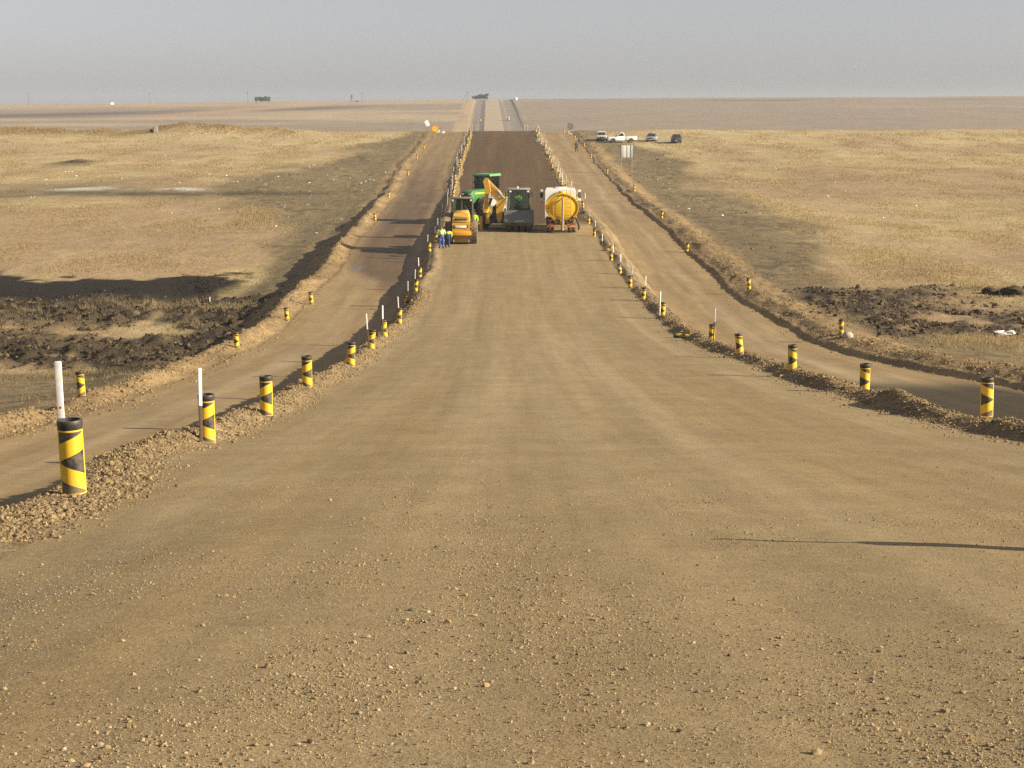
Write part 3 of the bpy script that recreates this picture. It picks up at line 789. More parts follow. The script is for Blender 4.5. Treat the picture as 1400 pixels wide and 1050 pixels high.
def peg_material(split, red):
    m, nt, b = _new('painted_peg_wood'); tc = nd(nt, 'ShaderNodeTexCoord').outputs['Object']
    sp = nd(nt, 'ShaderNodeSeparateXYZ'); nt.links.new(tc, sp.inputs[0])
    f = noise_tex(nt, tc, 30, 4, .6)
    w = mth(nt, 'GREATER_THAN', mth(nt, 'ADD', sp.outputs[2], mth(nt, 'MULTIPLY', f, .03)), split)
    col = mixc(nt, w, mixc(nt, f, (.06, .04, .025), (.13, .09, .05)), mixc(nt, ramp(nt, f, .4, .8, 0, .5), (.76, .74, .70), (.42, .35, .26)))
    if red:
        dx = mth(nt, 'MULTIPLY', sp.outputs[0], sp.outputs[0]); dz = mth(nt, 'SUBTRACT', sp.outputs[2], .79); dz = mth(nt, 'MULTIPLY', dz, dz)
        col = mixc(nt, mth(nt, 'LESS_THAN', mth(nt, 'ADD', dx, dz), .00018), col, (.55, .02, .03))
    nt.links.new(col, b.inputs['Base Color']); b.inputs['Roughness'].default_value = .75
    return m
PEGW, PEGR, PEGA = peg_material(.72, False), peg_material(.70, True), peg_material(.08, False)
def peg_mesh(mat, wx, wy):
    o = MB().box(-wx, wx, -wy, wy, -.35, 1.24, .004).build('survey_peg', mat); me = o.data; bpy.data.objects.remove(o); return me
PEG = {'n': peg_mesh(PEGW, .024, .018), 'r': peg_mesh(PEGR, .031, .014), 'a': peg_mesh(PEGA, .022, .018)}

_O1 = ['', 'first', 'second', 'third', 'fourth', 'fifth', 'sixth', 'seventh', 'eighth', 'ninth', 'tenth', 'eleventh', 'twelfth', 'thirteenth', 'fourteenth', 'fifteenth', 'sixteenth', 'seventeenth', 'eighteenth', 'nineteenth']
ORD = ['nearest'] + [_O1[k] if k < 20 else {20: 'twentieth', 30: 'thirtieth', 40: 'fortieth'}[k] if k % 10 == 0 else {2: 'twenty', 3: 'thirty', 4: 'forty'}[k // 10] + '-' + _O1[k % 10] for k in range(2, 50)]
used = set()
def put_delineator(side, X, Y, z, label, group, lean=None, face=None):
    root, ch = PROTO[side]
    if side not in used: used.add(side); o = root
    else: o = copy_tree(root, ch)
    o.location = (X, Y, z)
    lx, ly = lean or (random.gauss(0, .04), random.gauss(0, .045))
    o.rotation_euler = (ly, lx, math.atan2(-X, Y) * -1 * 0 + (face if face is not None else random.gauss(0, .16)) - math.atan2(X, Y))
    return tag(o, label, 'delineator', group)
first_peg = []
def put_peg(kind, X, Y, z, label, group, lean=None):
    o = bpy.data.objects.new('survey_peg', PEG[kind]); COL.objects.link(o)
    o.location = (X, Y, z); lx, ly = lean or (random.gauss(0, .03), random.gauss(0, .03))
    o.rotation_euler = (ly, lx, random.gauss(0, .3)); return tag(o, label, 'survey peg', group)

def scale_at(X, Y, z): return FPX / (Y * CT - z * ST)
def from_px(px, yt, yb, full):
    X, Y, z = hit(px, yb); h = (yb - yt) / scale_at(X, Y, z)
    return X, Y, z + min(max(h - full, -.42), 0.0)

ROWS_D = {
 'L': [(0, (98, 573, 16.5)), (284, 538, 603), (365, 513, 568), (420, 486, 528), (479.5, 467, 500), (507, 450, 477), (526, 437, 460), (546, 420, 443), (556, 403, 415), (568, 380, 399), (574, 365, 379), (587, 331, 344), (596, 319, 332), (605.4, 284, 296)],
 'R': [(0, (1351, 516, 31.6)), (0, (1183, 497, 39.5)), (1083, 471, 508), (1012, 450, 486), (973, 443, 463), (906, 413, 433), (879, 391, 411), (861.5, 377, 394), (848, 361, 374), (835.5, 344, 357), (812.5, 313, 323), (805, 296, 306)],
 'OL': [(112, 500, 541), (324, 451, 476), (393, 419, 439), (426, 395, 416), (513, 291, 302), (531.5, 257, 271), (558, 229, 240), (570, 208, 218), (580, 196, 204)],
 'OR': [(1150, 435, 457), (1024, 378, 396), (939, 331, 345), (904.5, 285, 299), (867, 249, 262), (830, 228, 238), (808, 207, 216), (798.5, 194, 201), (786, 183, 190), (777, 176, 183), (771, 174.5, 181.5)]}
TXT = {'L': ('L', 'along the left road edge', 'delineators along the left road edge'),
       'R': ('R', 'along the right road edge', 'delineators along the right road edge'),
       'OL': ('R', 'on the left outer berm', 'delineators on the left outer berm'),
       'OR': ('L', 'on the right outer berm', 'delineators on the right outer berm')}
for key, rows in ROWS_D.items():
    side, where, grp = TXT[key]
    i = 0
    for row in rows:
        if len(row) == 2:
            Y_ = row[1][2]; d_ = ray(row[1][0], row[1][1]); X_ = d_[0] / d_[1] * Y_; z_ = d_[2] / d_[1] * Y_ - .72
            pos = (X_, Y_, z_)
        else: pos = from_px(*row, .72)
        n = ORD[i]; i += 1
        put_delineator(side, *pos, (f'{n} delineator post to the camera {where}' if n == 'nearest' else f'{n} delineator post from the camera {where}'), grp,
                       lean=(-.03, .02) if (key, i) == ('L', 1) else (.09, .02) if (key, i) in (('L', 6), ('L', 10)) else None, face=0.0 if i < 3 else None)
    if key in 'LR':                                                 # the rows run on to the crest, ever denser in the picture
        Y_ = 176 if key == 'L' else 166
        while Y_ < 337:
            u_ = (-4.55 if key == 'L' else 8.0) + random.gauss(0, .08)
            X_ = float(u_ + xoff(np.array(u_), np.array(Y_)))
            n = ORD[i]; i += 1
            put_delineator(side, X_, Y_, float(ground_z(X_, Y_)) + random.uniform(-.03, .0), f'{n} delineator post from the camera {where}', grp)
            Y_ += random.uniform(8.5, 11.5)
PEGS = {'L': [('r', 82.5, 494, 676), ('n', 275, 503, 606), ('n', 504, 427, 478), ('n', 523.5, 417, 460), ('n', 546, 402, 443), ('n', 557.5, 383, 415), ('n', 566.5, 366, 398), ('n', 573, 349, 379), ('n', 584, 318, 344), ('n', 594.5, 306, 332), ('n', 598.5, 292, 320), ('n', 605, 275, 297)],
        'R': [('n', 975.5, 420, 465), ('a', 902, 394, 433), ('n', 882, 377, 408), ('n', 864, 360, 392), ('n', 848.5, 347, 374), ('n', 838.5, 334, 357), ('n', 823.5, 318, 343), ('n', 814, 299, 323), ('n', 806, 287, 306)]}
for key, rows in PEGS.items():
    word = 'left' if key == 'L' else 'right'; i = 0
    for kd, px, yt, yb in rows:
        X, Y, z = from_px(px, yt, yb, 1.24); n = ORD[i]; i += 1
        if kd == 'r': Y = 16.7; d_ = ray(px, yt); X = d_[0] / d_[1] * Y; z = d_[2] / d_[1] * Y - 1.24
        lab = 'flat white survey peg with red dot beside the nearest left delineator' if kd == 'r' else f'{n} white topped survey peg ' + ('to' if n == 'nearest' else 'from') + f' the camera on the {word} road edge' 
        put_peg(kd, X, Y, z, lab, f'survey pegs on the {word} road edge', lean=(-.02, .0) if kd == 'r' else (-.05, .02) if px == 504 else None)
    Y_ = 172 if key == 'L' else 168
    while Y_ < 338:
        u_ = -4.95 if key == 'L' else 8.25
        X = float(u_ + xoff(np.array(u_), np.array(Y_))) + random.gauss(0, .07); n = ORD[i]; i += 1
        put_peg('n' if random.random() < .3 else 'a', X, Y_, float(ground_z(X, Y_)) + random.uniform(-.05, .25), f'{n} white topped survey peg from the camera on the {word} road edge', f'survey pegs on the {word} road edge')
        Y_ += random.uniform(6.5, 9.5)
# a few posts set across the road where it tops the crest
for k, (X, Y) in enumerate([(-5.2, 339), (-4.6, 338.6), (-4.0, 338.2), (5.4, 339), (4.8, 338.6)]):
    wd_ = 'left' if X < 0 else 'right'
    put_peg('a', X - 0.4, Y + 1, float(ground_z(X, Y + 1)) + .2, f'{["outermost", "middle", "innermost", "outermost", "innermost"][k]} white peg across the {wd_} corner of the dark road crest', 'pegs across the crest')
# fallen pieces
X, Y, z = hit(826, 343)
root, ch = PROTO['R']; o = copy_tree(root, ch); o.location = (X + .15, Y, z + .05); o.rotation_euler = (0, R(58), 0); tag(o, 'knocked over delineator post leaning beside a peg on the right road edge', 'delineator', 'delineators along the right road edge')
X, Y, z = hit(945, 459)
o = copy_tree(root, ch); o.location = (X, Y, z - .07); o.rotation_euler = (R(-88), 0, R(62)); tag(o, 'fallen delineator post lying flat on the right windrow', 'delineator', 'delineators along the right road edge')
# unseen pair added outside the right of the frame to cast the foreground shadow
X, Y = 4.30, 11.3
put_delineator('R', X + .12, Y - .02, float(ground_z(X, Y)) + .02, 'unseen delineator added near the camera to cast the foreground shadow', 'delineators along the right road edge', lean=(0, 0))
_pg = put_peg('r', X, Y, float(ground_z(X, Y)) - .13, 'unseen survey peg added near the camera to cast the foreground shadow', 'survey pegs on the right road edge', lean=(0, 0))
_pg.rotation_euler = (0, 0, R(80))

# ------------------------------------------------------------------ people
def cloth(name, rgb, rough=.9):
    return paint(name, rgb, rough, .12, 0, .2)
SKIN = paint('brown_skin', (.115, .060, .035), .55, .05)
LIME = cloth('lime_hi_vis', (.50, .80, .03)); PALELIME = cloth('faded_hi_vis', (.66, .74, .30)); BLUE = cloth('blue_overall', (.045, .115, .42)); NAVY = cloth('navy_overall', (.02, .045, .19))
PURP = cloth('purple_jacket', (.085, .05, .10)); DKTR = cloth('dark_trousers', (.03, .035, .03)); JEAN = cloth('pale_jeans', (.42, .48, .55)); BOOT = cloth('dark_boots', (.03, .022, .016)); HAIR = cloth('dark_hair', (.014, .012, .011))
REFL = paint('reflective_tape', (.75, .76, .72), .3, .05); HATG = cloth('brown_woollen_hat', (.15, .115, .085))

def skin_obj(name, verts, edges, radii, mat, parent, roots=(0,), sub=1):
    me = bpy.data.meshes.new(name); me.from_pydata([tuple(v) for v in verts], edges, []); me.materials.append(mat)
    o = bpy.data.objects.new(name, me); COL.objects.link(o); o.parent = parent
    md = o.modifiers.new('skin', 'SKIN'); md.use_smooth_shade = True
    for i, r in enumerate(radii):
        d = me.skin_vertices[0].data[i]; d.radius = r if isinstance(r, tuple) else (r, r); d.use_root = i in roots
    sb = o.modifiers.new('smooth', 'SUBSURF'); sb.levels = sb.render_levels = sub
    return o

def person(loc, rz, label, top, legs, P, sleeves=None, group=None, hat=None, tape=True, sc=1.0):
    """P: joint dictionary in metres, x right, y forward, z up"""
    root = empty('person', loc, rz, label, 'person', group, sc)
    J = {k: Vector(v) for k, v in P.items()}
    names = ['pelvis', 'waist', 'chest', 'neck', 'head', 'crown']
    V = [J[n] for n in names]; E = [(k, k + 1) for k in range(5)]
    Rr = [.125, .115, .135, .058, .088, .070]
    def chain(start, pts, rad):
        a = start
        for p, r in zip(pts, rad):
            V.append(Vector(p)); Rr.append(r); E.append((a, len(V) - 1)); a = len(V) - 1
        return a
    for s in 'lr':
        w = chain(2, [J['sh' + s], J['el' + s], J['wr' + s]], [.062, .045, .031])
        d = (J['wr' + s] - J['el' + s]).normalized(); side = Vector((0, 1, 0)) if abs(d.y) < .8 else Vector((0, 0, 1)); nrm = d.cross(side).normalized()
        pm = chain(w, [J['wr' + s] + d * .06], [.034])
        for f, (o_, L) in enumerate(((-.030, .075), (-.010, .088), (.010, .082), (.030, .064))):
            b_ = J['wr' + s] + d * .095 + side * o_
            chain(pm, [b_, b_ + d * L * .5 + nrm * .006, b_ + d * L + nrm * .022], [.0105, .0095, .008])
        t_ = J['wr' + s] + d * .03 - side * .038
        chain(w, [t_, t_ + d * .045 - side * .018], [.012, .0095])
        chain(0, [J['hp' + s], J['kn' + s], J['an' + s], J['to' + s]], [.088, .058, .042, .036])
    # nose, ears
    fw = (J['nose'] - J['head']).normalized(); rt = fw.cross((J['crown'] - J['neck']).normalized()).normalized()
    chain(4, [J['head'] + fw * .105], [.014])
    body = skin_obj('body', V, E, Rr, SKIN, root)
    skin_obj('shirt' if not tape else 'hi_vis_vest', [J['pelvis'] * .7 + J['waist'] * .3, J['waist'], J['chest'], J['chest'] * .35 + J['neck'] * .65, J['shl'], J['shr']],
             [(0, 1), (1, 2), (2, 3), (2, 4), (2, 5)], [(.165, .135), (.155, .13), (.175, .14), .085, .088, .088], top, root)
    for s in 'lr':
        q = lambda a, b, t: J[a + s] * (1 - t) + J[b + s] * t
        skin_obj('sleeve', [J['sh' + s], J['el' + s], q('el', 'wr', .85)], [(0, 1), (1, 2)], [.080, .062, .048], sleeves or legs, root)
        skin_obj('boot', [q('an', 'kn', .2), J['an' + s], J['to' + s]], [(0, 1), (1, 2)], [.060, .058, .050], BOOT, root)
        if tape:
            k = q('kn', 'an', .55); k2 = q('kn', 'an', .72)
            skin_obj('reflective_band', [k, k2], [(0, 1)], [.079, .077], REFL, root)
    skin_obj('trousers', [J['pelvis'], J['hpl'], J['knl'], J['anl'] * .93 + J['knl'] * .07, J['hpr'], J['knr'], J['anr'] * .93 + J['knr'] * .07, J['waist'] * .4 + J['pelvis'] * .6],
             [(0, 1), (1, 2), (2, 3), (0, 4), (4, 5), (5, 6), (0, 7)], [.15, .108, .082, .070, .108, .082, .070, .14], legs, root)
    skin_obj('hat' if hat else 'hair', [J['head'] * .45 + J['crown'] * .55 - fw * .02, J['crown'] + (J['crown'] - J['head']) * .25], [(0, 1)], [.105, .085], hat or HAIR, root)
    return root

def stand(lean=0.0, step=.06, arms=((-.27, .02, 1.12), (.27, .02, 1.12)), wr=((-.26, .12, .88), (.26, .12, .88)), turn=0.0):
    y = lean
    return dict(pelvis=(0, 0, .95), waist=(0, y * .2, 1.10), chest=(0, y * .55, 1.33), neck=(0, y * .85, 1.51), head=(0, y + .02, 1.63), crown=(0, y + .02, 1.72), nose=(math.sin(turn) * .1, y + .02 + .1 * math.cos(turn), 1.63),
                shl=(-.19, y * .7, 1.42), shr=(.19, y * .7, 1.42), ell=arms[0], elr=arms[1], wrl=wr[0], wrr=wr[1], hpl=(-.10, 0, .90), hpr=(.10, 0, .90),
                knl=(-.12, .02 + step * .5, .50), knr=(.12, .02 - step * .4, .50), anl=(-.13, step, .09), anr=(.13, -step, .09), tol=(-.15, step + .15, .04), tor=(.15, -step + .15, .04))
BEND = dict(pelvis=(0, -.05, .92), waist=(0, .10, 1.02), chest=(0, .34, 1.12), neck=(0, .52, 1.12), head=(0, .62, 1.08), crown=(0, .72, 1.07), nose=(0, .65, .97),
            shl=(-.20, .40, 1.13), shr=(.20, .40, 1.13), ell=(-.22, .46, .84), elr=(.22, .46, .84), wrl=(-.16, .60, .66), wrr=(.16, .60, .66), hpl=(-.10, -.03, .88), hpr=(.10, -.03, .88),
            knl=(-.12, .02, .49), knr=(.12, .0, .49), anl=(-.12, -.02, .09), anr=(.12, -.02, .09), tol=(-.13, .13, .04), tor=(.13, .13, .04))
SIT = dict(pelvis=(0, 0, .12), waist=(0, .02, .28), chest=(0, .04, .50), neck=(0, .05, .68), head=(0, .07, .80), crown=(0, .07, .89), nose=(0, .17, .80),
           shl=(-.19, .04, .59), shr=(.19, .04, .59), ell=(-.25, .18, .36), elr=(.25, .18, .36), wrl=(-.16, .40, .42), wrr=(.16, .40, .42), hpl=(-.10, .02, .10), hpr=(.10, .02, .10),
           knl=(-.14, .44, .12), knr=(.14, .44, .12), anl=(-.14, .54, -.28), anr=(.14, .54, -.28), tol=(-.14, .68, -.32), tor=(.14, .68, -.32))

# ------------------------------------------------------------------ machine pieces
def wheel(parent, x, y, r, w, rimmat, tyremat=RUB, tread=True, n=30, hub=True, name='wheel'):
    M = Matrix.Translation((x, y, r)) @ Matrix.Rotation(R(90), 4, 'Y')
    t = MB(); h = w / 2
    t.lathe([(r * .55, -h * .8), (r * .80, -h), (r * .95, -h * .92), (r * (.97 if tread else 1), -h * .5), (r * (.97 if tread else 1), h * .5), (r * .95, h * .92), (r * .80, h), (r * .55, h * .8)], n, M, close=True)
    if tread:
        k = 18
        for i in range(k):
            for s in (-1, 1):
                a = 2 * math.pi * (i + (0.5 if s > 0 else 0)) / k
                B = Matrix.Translation((x, y, r)) @ Matrix.Rotation(a, 4, 'X') @ Matrix.Translation((s * h * .48, 0, r * .965)) @ Matrix.Rotation(s * R(38), 4, 'Z')
                t.box(-h * .52, h * .52, -r * .045, r * .045, -r * .03, r * .045, 0, B)
    ty = t.build('tyre' if name == 'wheel' else name, tyremat, parent)
    m = MB()
    m.lathe([(0, -h * .35), (r * .25, -h * .35), (r * .28, -h * .1), (r * .5, -h * .2), (r * .56, -h * .75), (r * .56, h * .75), (r * .5, h * .2), (r * .28, h * .1), (r * .25, h * .35), (0, h * .35)], 20, M)
    m.build('rim', rimmat, ty)
    return ty

def frame_box(mb, x0, x1, y0, y1, z0, z1, t, tx0=None, tx1=None, ty0=None, ty1=None):
    b = [(x0, y0, z0), (x1, y0, z0), (x1, y1, z0), (x0, y1, z0)]
    u = [(tx0 if tx0 is not None else x0, ty0 if ty0 is not None else y0, z1), (tx1 if tx1 is not None else x1, ty0 if ty0 is not None else y0, z1),
         (tx1 if tx1 is not None else x1, ty1 if ty1 is not None else y1, z1), (tx0 if tx0 is not None else x0, ty1 if ty1 is not None else y1, z1)]
    for a, c in zip(b, u): mb.tube([a, c], t, 6)
    for q in (b, u):
        for k in range(4): mb.tube([q[k], q[(k + 1) % 4]], t, 6)
    return b, u
def panes(parent, b, u, inset=.03):
    for k in range(4):
        q = [Vector(b[k]), Vector(b[(k + 1) % 4]), Vector(u[(k + 1) % 4]), Vector(u[k])]
        c = sum(q, Vector()) / 4; n = (q[1] - q[0]).cross(q[3] - q[0]).normalized() * .006
        MB().hull([p + (c - p) * inset + s * n for p in q for s in (-1, 1)]).build('window_pane', GLASS, parent)
def text(parent, s, size, loc, rot, mat, ext=.004):
    cu = bpy.data.curves.new('lettering', 'FONT'); cu.body = s; cu.size = size; cu.extrude = ext; cu.align_x = 'CENTER'; cu.align_y = 'CENTER'; cu.materials.append(mat)
    o = bpy.data.objects.new('lettering', cu); COL.objects.link(o); o.parent = parent; o.location = loc; o.rotation_euler = rot; return o

# ---- yellow soil compactor, seen from behind its engine hood
X, Y, z = hit(630.5, 334.5)
CX, CY, CZ = X, Y + .85, z
t = empty('soil_compactor', (CX, CY, CZ), R(-1), 'yellow soil compactor seen from behind with big treaded tyres and glass cab', 'road roller')
h = MB().hull([(sx * x, y, zz) for sx in (-1, 1) for x, y, zz in ((.64, -1.0, .98), (.64, 1.0, .98), (.63, -1.04, 1.5), (.60, -.98, 1.95), (.62, 1.0, 2.1), (.52, -.80, 2.28), (.42, -.60, 2.40), (.50, 1.0, 2.45), (.36, -.40, 2.44))])
h.build('engine_hood', YEL, t)
g = MB()
for zz, yy in ((2.05, -.93), (1.72, -1.03)): g.box(-.50, .50, yy - .05, yy + .12, zz - .03, zz + .05, .02)
g.build('louvre', YEL, t)
MB().box(-.46, .46, -1.032, -.97, 1.80, 1.95, .01).build('grille', DARK, t)
MB().box(-.42, .42, -1.075, -1.03, 1.25, 1.42, .01).build('name_plate', WHITE, t)
MB().box(-.52, -.43, -1.07, -1.02, 1.22, 1.45, .01).box(.43, .52, -1.07, -1.02, 1.22, 1.45, .01).build('plate_bracket', DARK, t)
MB().box(-.76, .76, -1.30, -.90, .70, 1.00, .04).build('bumper', paint('orange_yellow', (.68, .335, .02), .42, .22), t)
MB().hull([(sx * x, y, zz) for sx in (-1, 1) for x, y, zz in ((.60, -.86, .70), (.60, .8, .70), (.46, -.60, .16), (.46, .8, .16))]).build('belly_plate', paint('belly_shade_yellow', (.30, .16, .04), .8, .6), t)  # shade under the bumper put into a browner, darker yellow
for sx in (-1, 1):
    wheel(t, sx * .92, 0, .83, .58, YEL, RUBD)
    MB().box(sx * .80 - .05, sx * .80 + .05, -1.08, -1.0, .80, .98, .015).build('tail_light', REDL, t)
f = MB(); b_, u_ = frame_box(f, -.80, .80, 1.0, 2.3, 1.55, 3.28, .045, -.76, .76, 1.05, 2.25); f.tube([(0, 1.0, 1.55), (0, 1.05, 3.28)], .03, 6)
cab = f.build('cab_frame', DARK, t)
panes(cab, b_, u_)
MB().box(-.84, .84, .95, 2.4, 3.28, 3.38, .03).build('cab_roof', paint('cab_roof_grey', (.15, .15, .14), .5, .35), t)
MB().box(-.62, .62, 1.0, 2.3, 1.3, 1.56, .02).build('cab_floor', DARK, t)
MB().box(-.26, .26, 1.35, 1.85, 1.56, 1.95, .05).box(-.26, .26, 1.25, 1.37, 1.95, 2.5, .05).build('seat', DARK, t)
MB().lathe([(.06, 3.38), (.06, 3.5), (.045, 3.53), (0, 3.53)], 12, Matrix.Translation((-.15, 1.3, 0))).build('beacon', BEAC, t)
MB().tube([(0, .55, 2.4), (0, .55, 3.0)], .055, 10).build('exhaust', DARK, t)
for sx in (-1, 1): MB().lathe([(0, 0), (.07, 0), (.075, .05), (.05, .1), (0, .1)], 12, Matrix.Translation((sx * .68, .98, 3.18)) @ Matrix.Rotation(R(-90), 4, 'X')).build('work_light', LAMP, t)
MB().box(-1.05, 1.05, 2.6, 4.6, .55, .9, .05).build('drum_frame', YEL, t)
MB().lathe([(0, -1.0), (.74, -1.0), (.76, -.95), (.76, .95), (.74, 1.0), (0, 1.0)], 40, Matrix.Translation((0, 3.6, .76)) @ Matrix.Rotation(R(90), 4, 'Y')).build('drum', STEEL, t)
person((CX + .22, CY + 1.62, CZ + 1.97), R(0), 'operator in dark blue seated inside the yellow soil compactor cab', NAVY, NAVY, SIT, tape=False)

# ---- grey pneumatic roller facing the camera
X, Y, z = hit(709.7, 317.5)
t = empty('pneumatic_roller', (X, Y + 1.1, z), R(180), 'dark grey pneumatic tyre roller with pale sloping nose and glass cab', 'road roller')
# local +y points at the camera
MB().prism([(1.05, .66), (1.02, .98), (.30, 1.66), (-3.2, 1.66), (-3.2, .66)], -1.19, 1.19, .05).build('ballast_body', GREYP, t)
MB().prism([(1.02, .44), (1.12, .50), (1.12, .70), (.9, .76), (-3.0, .76), (-3.0, .44)], -1.13, 1.13, .03).build('lower_frame', DARK, t)
MB().box(-.40, .40, 1.085, 1.13, .80, .93, .008).build('name_plate', STEEL, t)
for i in range(4):
    wheel(t, -.84 + i * .56, .35, .46, .43, DARK, RUB, False, 26)
for i in range(5):
    wheel(t, -.92 + i * .46, -2.6, .46, .38, DARK, RUB, False, 22)
f = MB(); b_, u_ = frame_box(f, -.86, .86, -1.9, -.2, 1.66, 3.26, .05, -.80, .80, -1.85, -.28); cab = f.build('cab_frame', DARK, t); panes(cab, b_, u_)
MB().box(-.90, .90, -2.0, -.12, 3.27, 3.38, .04).build('cab_roof', paint('roller_roof', (.30, .31, .30), .5, .3), t)
MB().prism([(-.80, 1.66), (-.68, 2.12), (-.58, 2.18), (-.5, 2.12), (-.45, 1.66)], -.34, .34, .03).build('console', DARK, t)
MB().lathe([(.17, -.012), (.19, 0), (.17, .012), (.15, 0)], 20, Matrix.Translation((0, -.74, 2.34)) @ Matrix.Rotation(R(35), 4, 'X'), close=True).build('steering_wheel', DARK, t)
MB().box(-.26, .26, -1.65, -1.15, 1.7, 2.05, .05).box(-.26, .26, -1.72, -1.6, 2.05, 2.75, .05).build('seat', DARK, t)
for sx in (-1, 1):
    MB().lathe([(0, 0), (.085, 0), (.09, .05), (.06, .1), (0, .1)], 12, Matrix.Translation((sx * .70, -.24, 3.16)) @ Matrix.Rotation(R(-90), 4, 'X')).build('work_light', LAMP, t)
    MB().tube([(sx * .86, -.3, 3.0), (sx * 1.02, -.15, 3.0)], .015, 6).box(sx * 1.06 - .06, sx * 1.06 + .06, -.2, -.15, 2.75, 3.12, .02).build('mirror', DARK, t)
MB().lathe([(.06, 3.38), (.06, 3.5), (.045, 3.54), (0, 3.54)], 12, Matrix.Translation((.1, -.8, 0))).build('beacon', LAMP, t)
MB().tube([(1.0, .1, 1.66), (.98, -.2, 2.6), (.92, -.3, 2.75)], .028, 8).tube([(1.0, -.9, 1.66), (.98, -.9, 2.5), (.98, -.2, 2.6)], .024, 8).build('hand_rail', STEEL, t)
person((X - .05, Y + 1.1 + 1.25, z + 2.16), R(180), 'roller operator in a lime hi-vis vest seated behind the glass of the grey roller', LIME, NAVY, SIT, sleeves=LIME, tape=False)

# ---- yellow water tanker with a white cab, seen from behind
X, Y, z = hit(767.5, 319.5)
t = empty('water_tanker', (X, Y + .9, z), R(-1.5), 'yellow oval water tanker truck with white cab seen from behind', 'tanker truck')
EL = Matrix.Translation((.08, 0, 2.02)) @ Matrix.Rotation(R(-90), 4, 'X')
MB().lathe([(0, -.40), (.6, -.375), (1.0, -.315), (1.2, -.25), (1.28, -.17), (1.28, 4.4), (1.05, 4.55), (0, 4.6)], 56, EL, 1.0, .82).build('tank', TANKY, t)
MB().lathe([(1.24, -.36), (1.325, -.36), (1.325, -.12), (1.285, -.12)], 56, EL, 1.0, .82, True).build('tank_rim', TANKY, t)
MB().lathe([(1.285, 2.0), (1.31, 2.0), (1.31, 2.1), (1.285, 2.1)], 56, EL, 1.0, .82, True).build('tank_hoop', TANKY, t)
MB().lathe([(.3, 0), (.3, .14), (.24, .18), (0, .18)], 20, Matrix.Translation((.08, 1.6, 3.04))).build('manhole', TANKY, t)
MB().box(-.55, -.30, -.7, 6.6, .72, .98, .02).box(.30, .55, -.7, 6.6, .72, .98, .02).build('chassis', DARK, t)
MB().hull([(sx * x, y, zz) for sx in (-1, 1) for x, y, zz in ((1.28, 5.3, .85), (1.28, 7.3, .85), (1.27, 5.3, 3.08), (1.27, 7.3, 2.4), (1.18, 5.35, 3.24), (1.14, 6.7, 3.28))]).build('cab', WHITE, t)
MB().box(-1.05, 1.05, 7.28, 7.33, 1.9, 2.8, .01).build('windscreen', CGLS, t)
MB().box(-.45, .45, 5.6, 6.5, 3.22, 3.36, .04).build('roof_hatch', WHITE, t)
for sx in (-1, 1):
    MB().tube([(sx * 1.18, 7.0, 3.0), (sx * 1.55, 7.0, 3.02), (sx * 1.55, 7.0, 2.0), (sx * 1.18, 7.0, 1.95)], .02, 6).box(sx * 1.57 - .13, sx * 1.57 + .13, 6.95, 7.02, 2.45, 2.85, .03).build('mirror_arm', DARK, t)
    MB().box(sx * 1.57 - .11, sx * 1.57 + .11, 6.925, 6.955, 2.92, 3.10, .02).box(sx * 1.57 - .11, sx * 1.57 + .11, 6.925, 6.955, 2.2, 2.36, .02).build('mirror_glass', LAMP, t)
    for y, dx in ((.55, 0), (.55, -.33), (1.85, 0), (1.85, -.33), (6.4, 0)):
        wheel(t, sx * (1.02 + dx), y, .50, .29, DARK, RUBD, False, 24)
    MB().prism([(-.05, 1.06), (.1, 1.16), (2.3, 1.16), (2.45, 1.06), (2.4, 1.03), (.0, 1.03)], sx * .9 - .30, sx * .9 + .30, .01).build('mudguard', RUST if sx > 0 else DARK, t)
    MB().box(sx * .78 - .10, sx * .78 + .10, -.86, -.80, .66, .76, .015).build('tail_light', REDL, t)
MB().box(-1.12, 1.12, -.80, -.64, .50, .64, .02).build('rear_beam', paint('rust_orange_beam', (.48, .25, .06), .7, .5), t)
MB().box(-1.0, .95, -.62, -.2, .66, .74, .02).box(-1.02, -.45, -.55, -.15, .98, 1.06, .02).tube([(-.5, -.6, 1.0), (-.42, -.6, 1.25), (-.2, -.6, 1.3)], .05, 8).build('rear_platform', paint('platform_orange', (.46, .23, .05), .7, .45), t)
MB().box(-.42, -.05, -.6, -.25, .76, 1.10, .03).lathe([(.0, 0), (.17, 0), (.17, .2), (0, .2)], 16, Matrix.Translation((.42, -.62, .88)) @ Matrix.Rotation(R(-90), 4, 'X')).box(.55, .95, -.55, -.2, .78, 1.1, .04).build('pump', RUST, t)
MB().tube([(.10, -.70, .25), (.10, -.70, .9), (.13, -.70, 1.0), (.13, -.70, 2.55), (.11, -.6, 2.75)], [.13, .12, .085, .085, .08], 12).lathe([(.0, 0), (.18, 0), (.18, .06), (0, .06)], 14, Matrix.Translation((.10, -.70, .86))).build('filling_pipe', paint('pale_rusty_pipe', (.33, .24, .18), .7, .4), t)
MB().box(-.50, -.40, -.66, -.54, 1.1, 2.3, .03).tube([(-1.05, -.48, 1.9), (-.7, -.62, 2.32), (-.1, -.70, 2.62)], .045, 8).tube([(-.62, -.64, 1.1), (-.62, -.66, 1.9)], .03, 8).build('hose_bracket', paint('ochre_bracket', (.36, .19, .03), .6, .4), t)
l = MB()
for x in (.40, .74): l.tube([(x, -.72, 1.0), (x, -.72, 2.75), (x, -.45, 3.1), (x, -.3, 3.42), (x, -.05, 3.42), (x, .05, 3.02)], .02, 8)
for k in range(6): l.tube([(.40, -.72, 1.1 + .32 * k), (.74, -.72, 1.1 + .32 * k)], .017, 6)
l.build('ladder', paint('ladder_yellow', (.42, .24, .02), .5, .3), t)
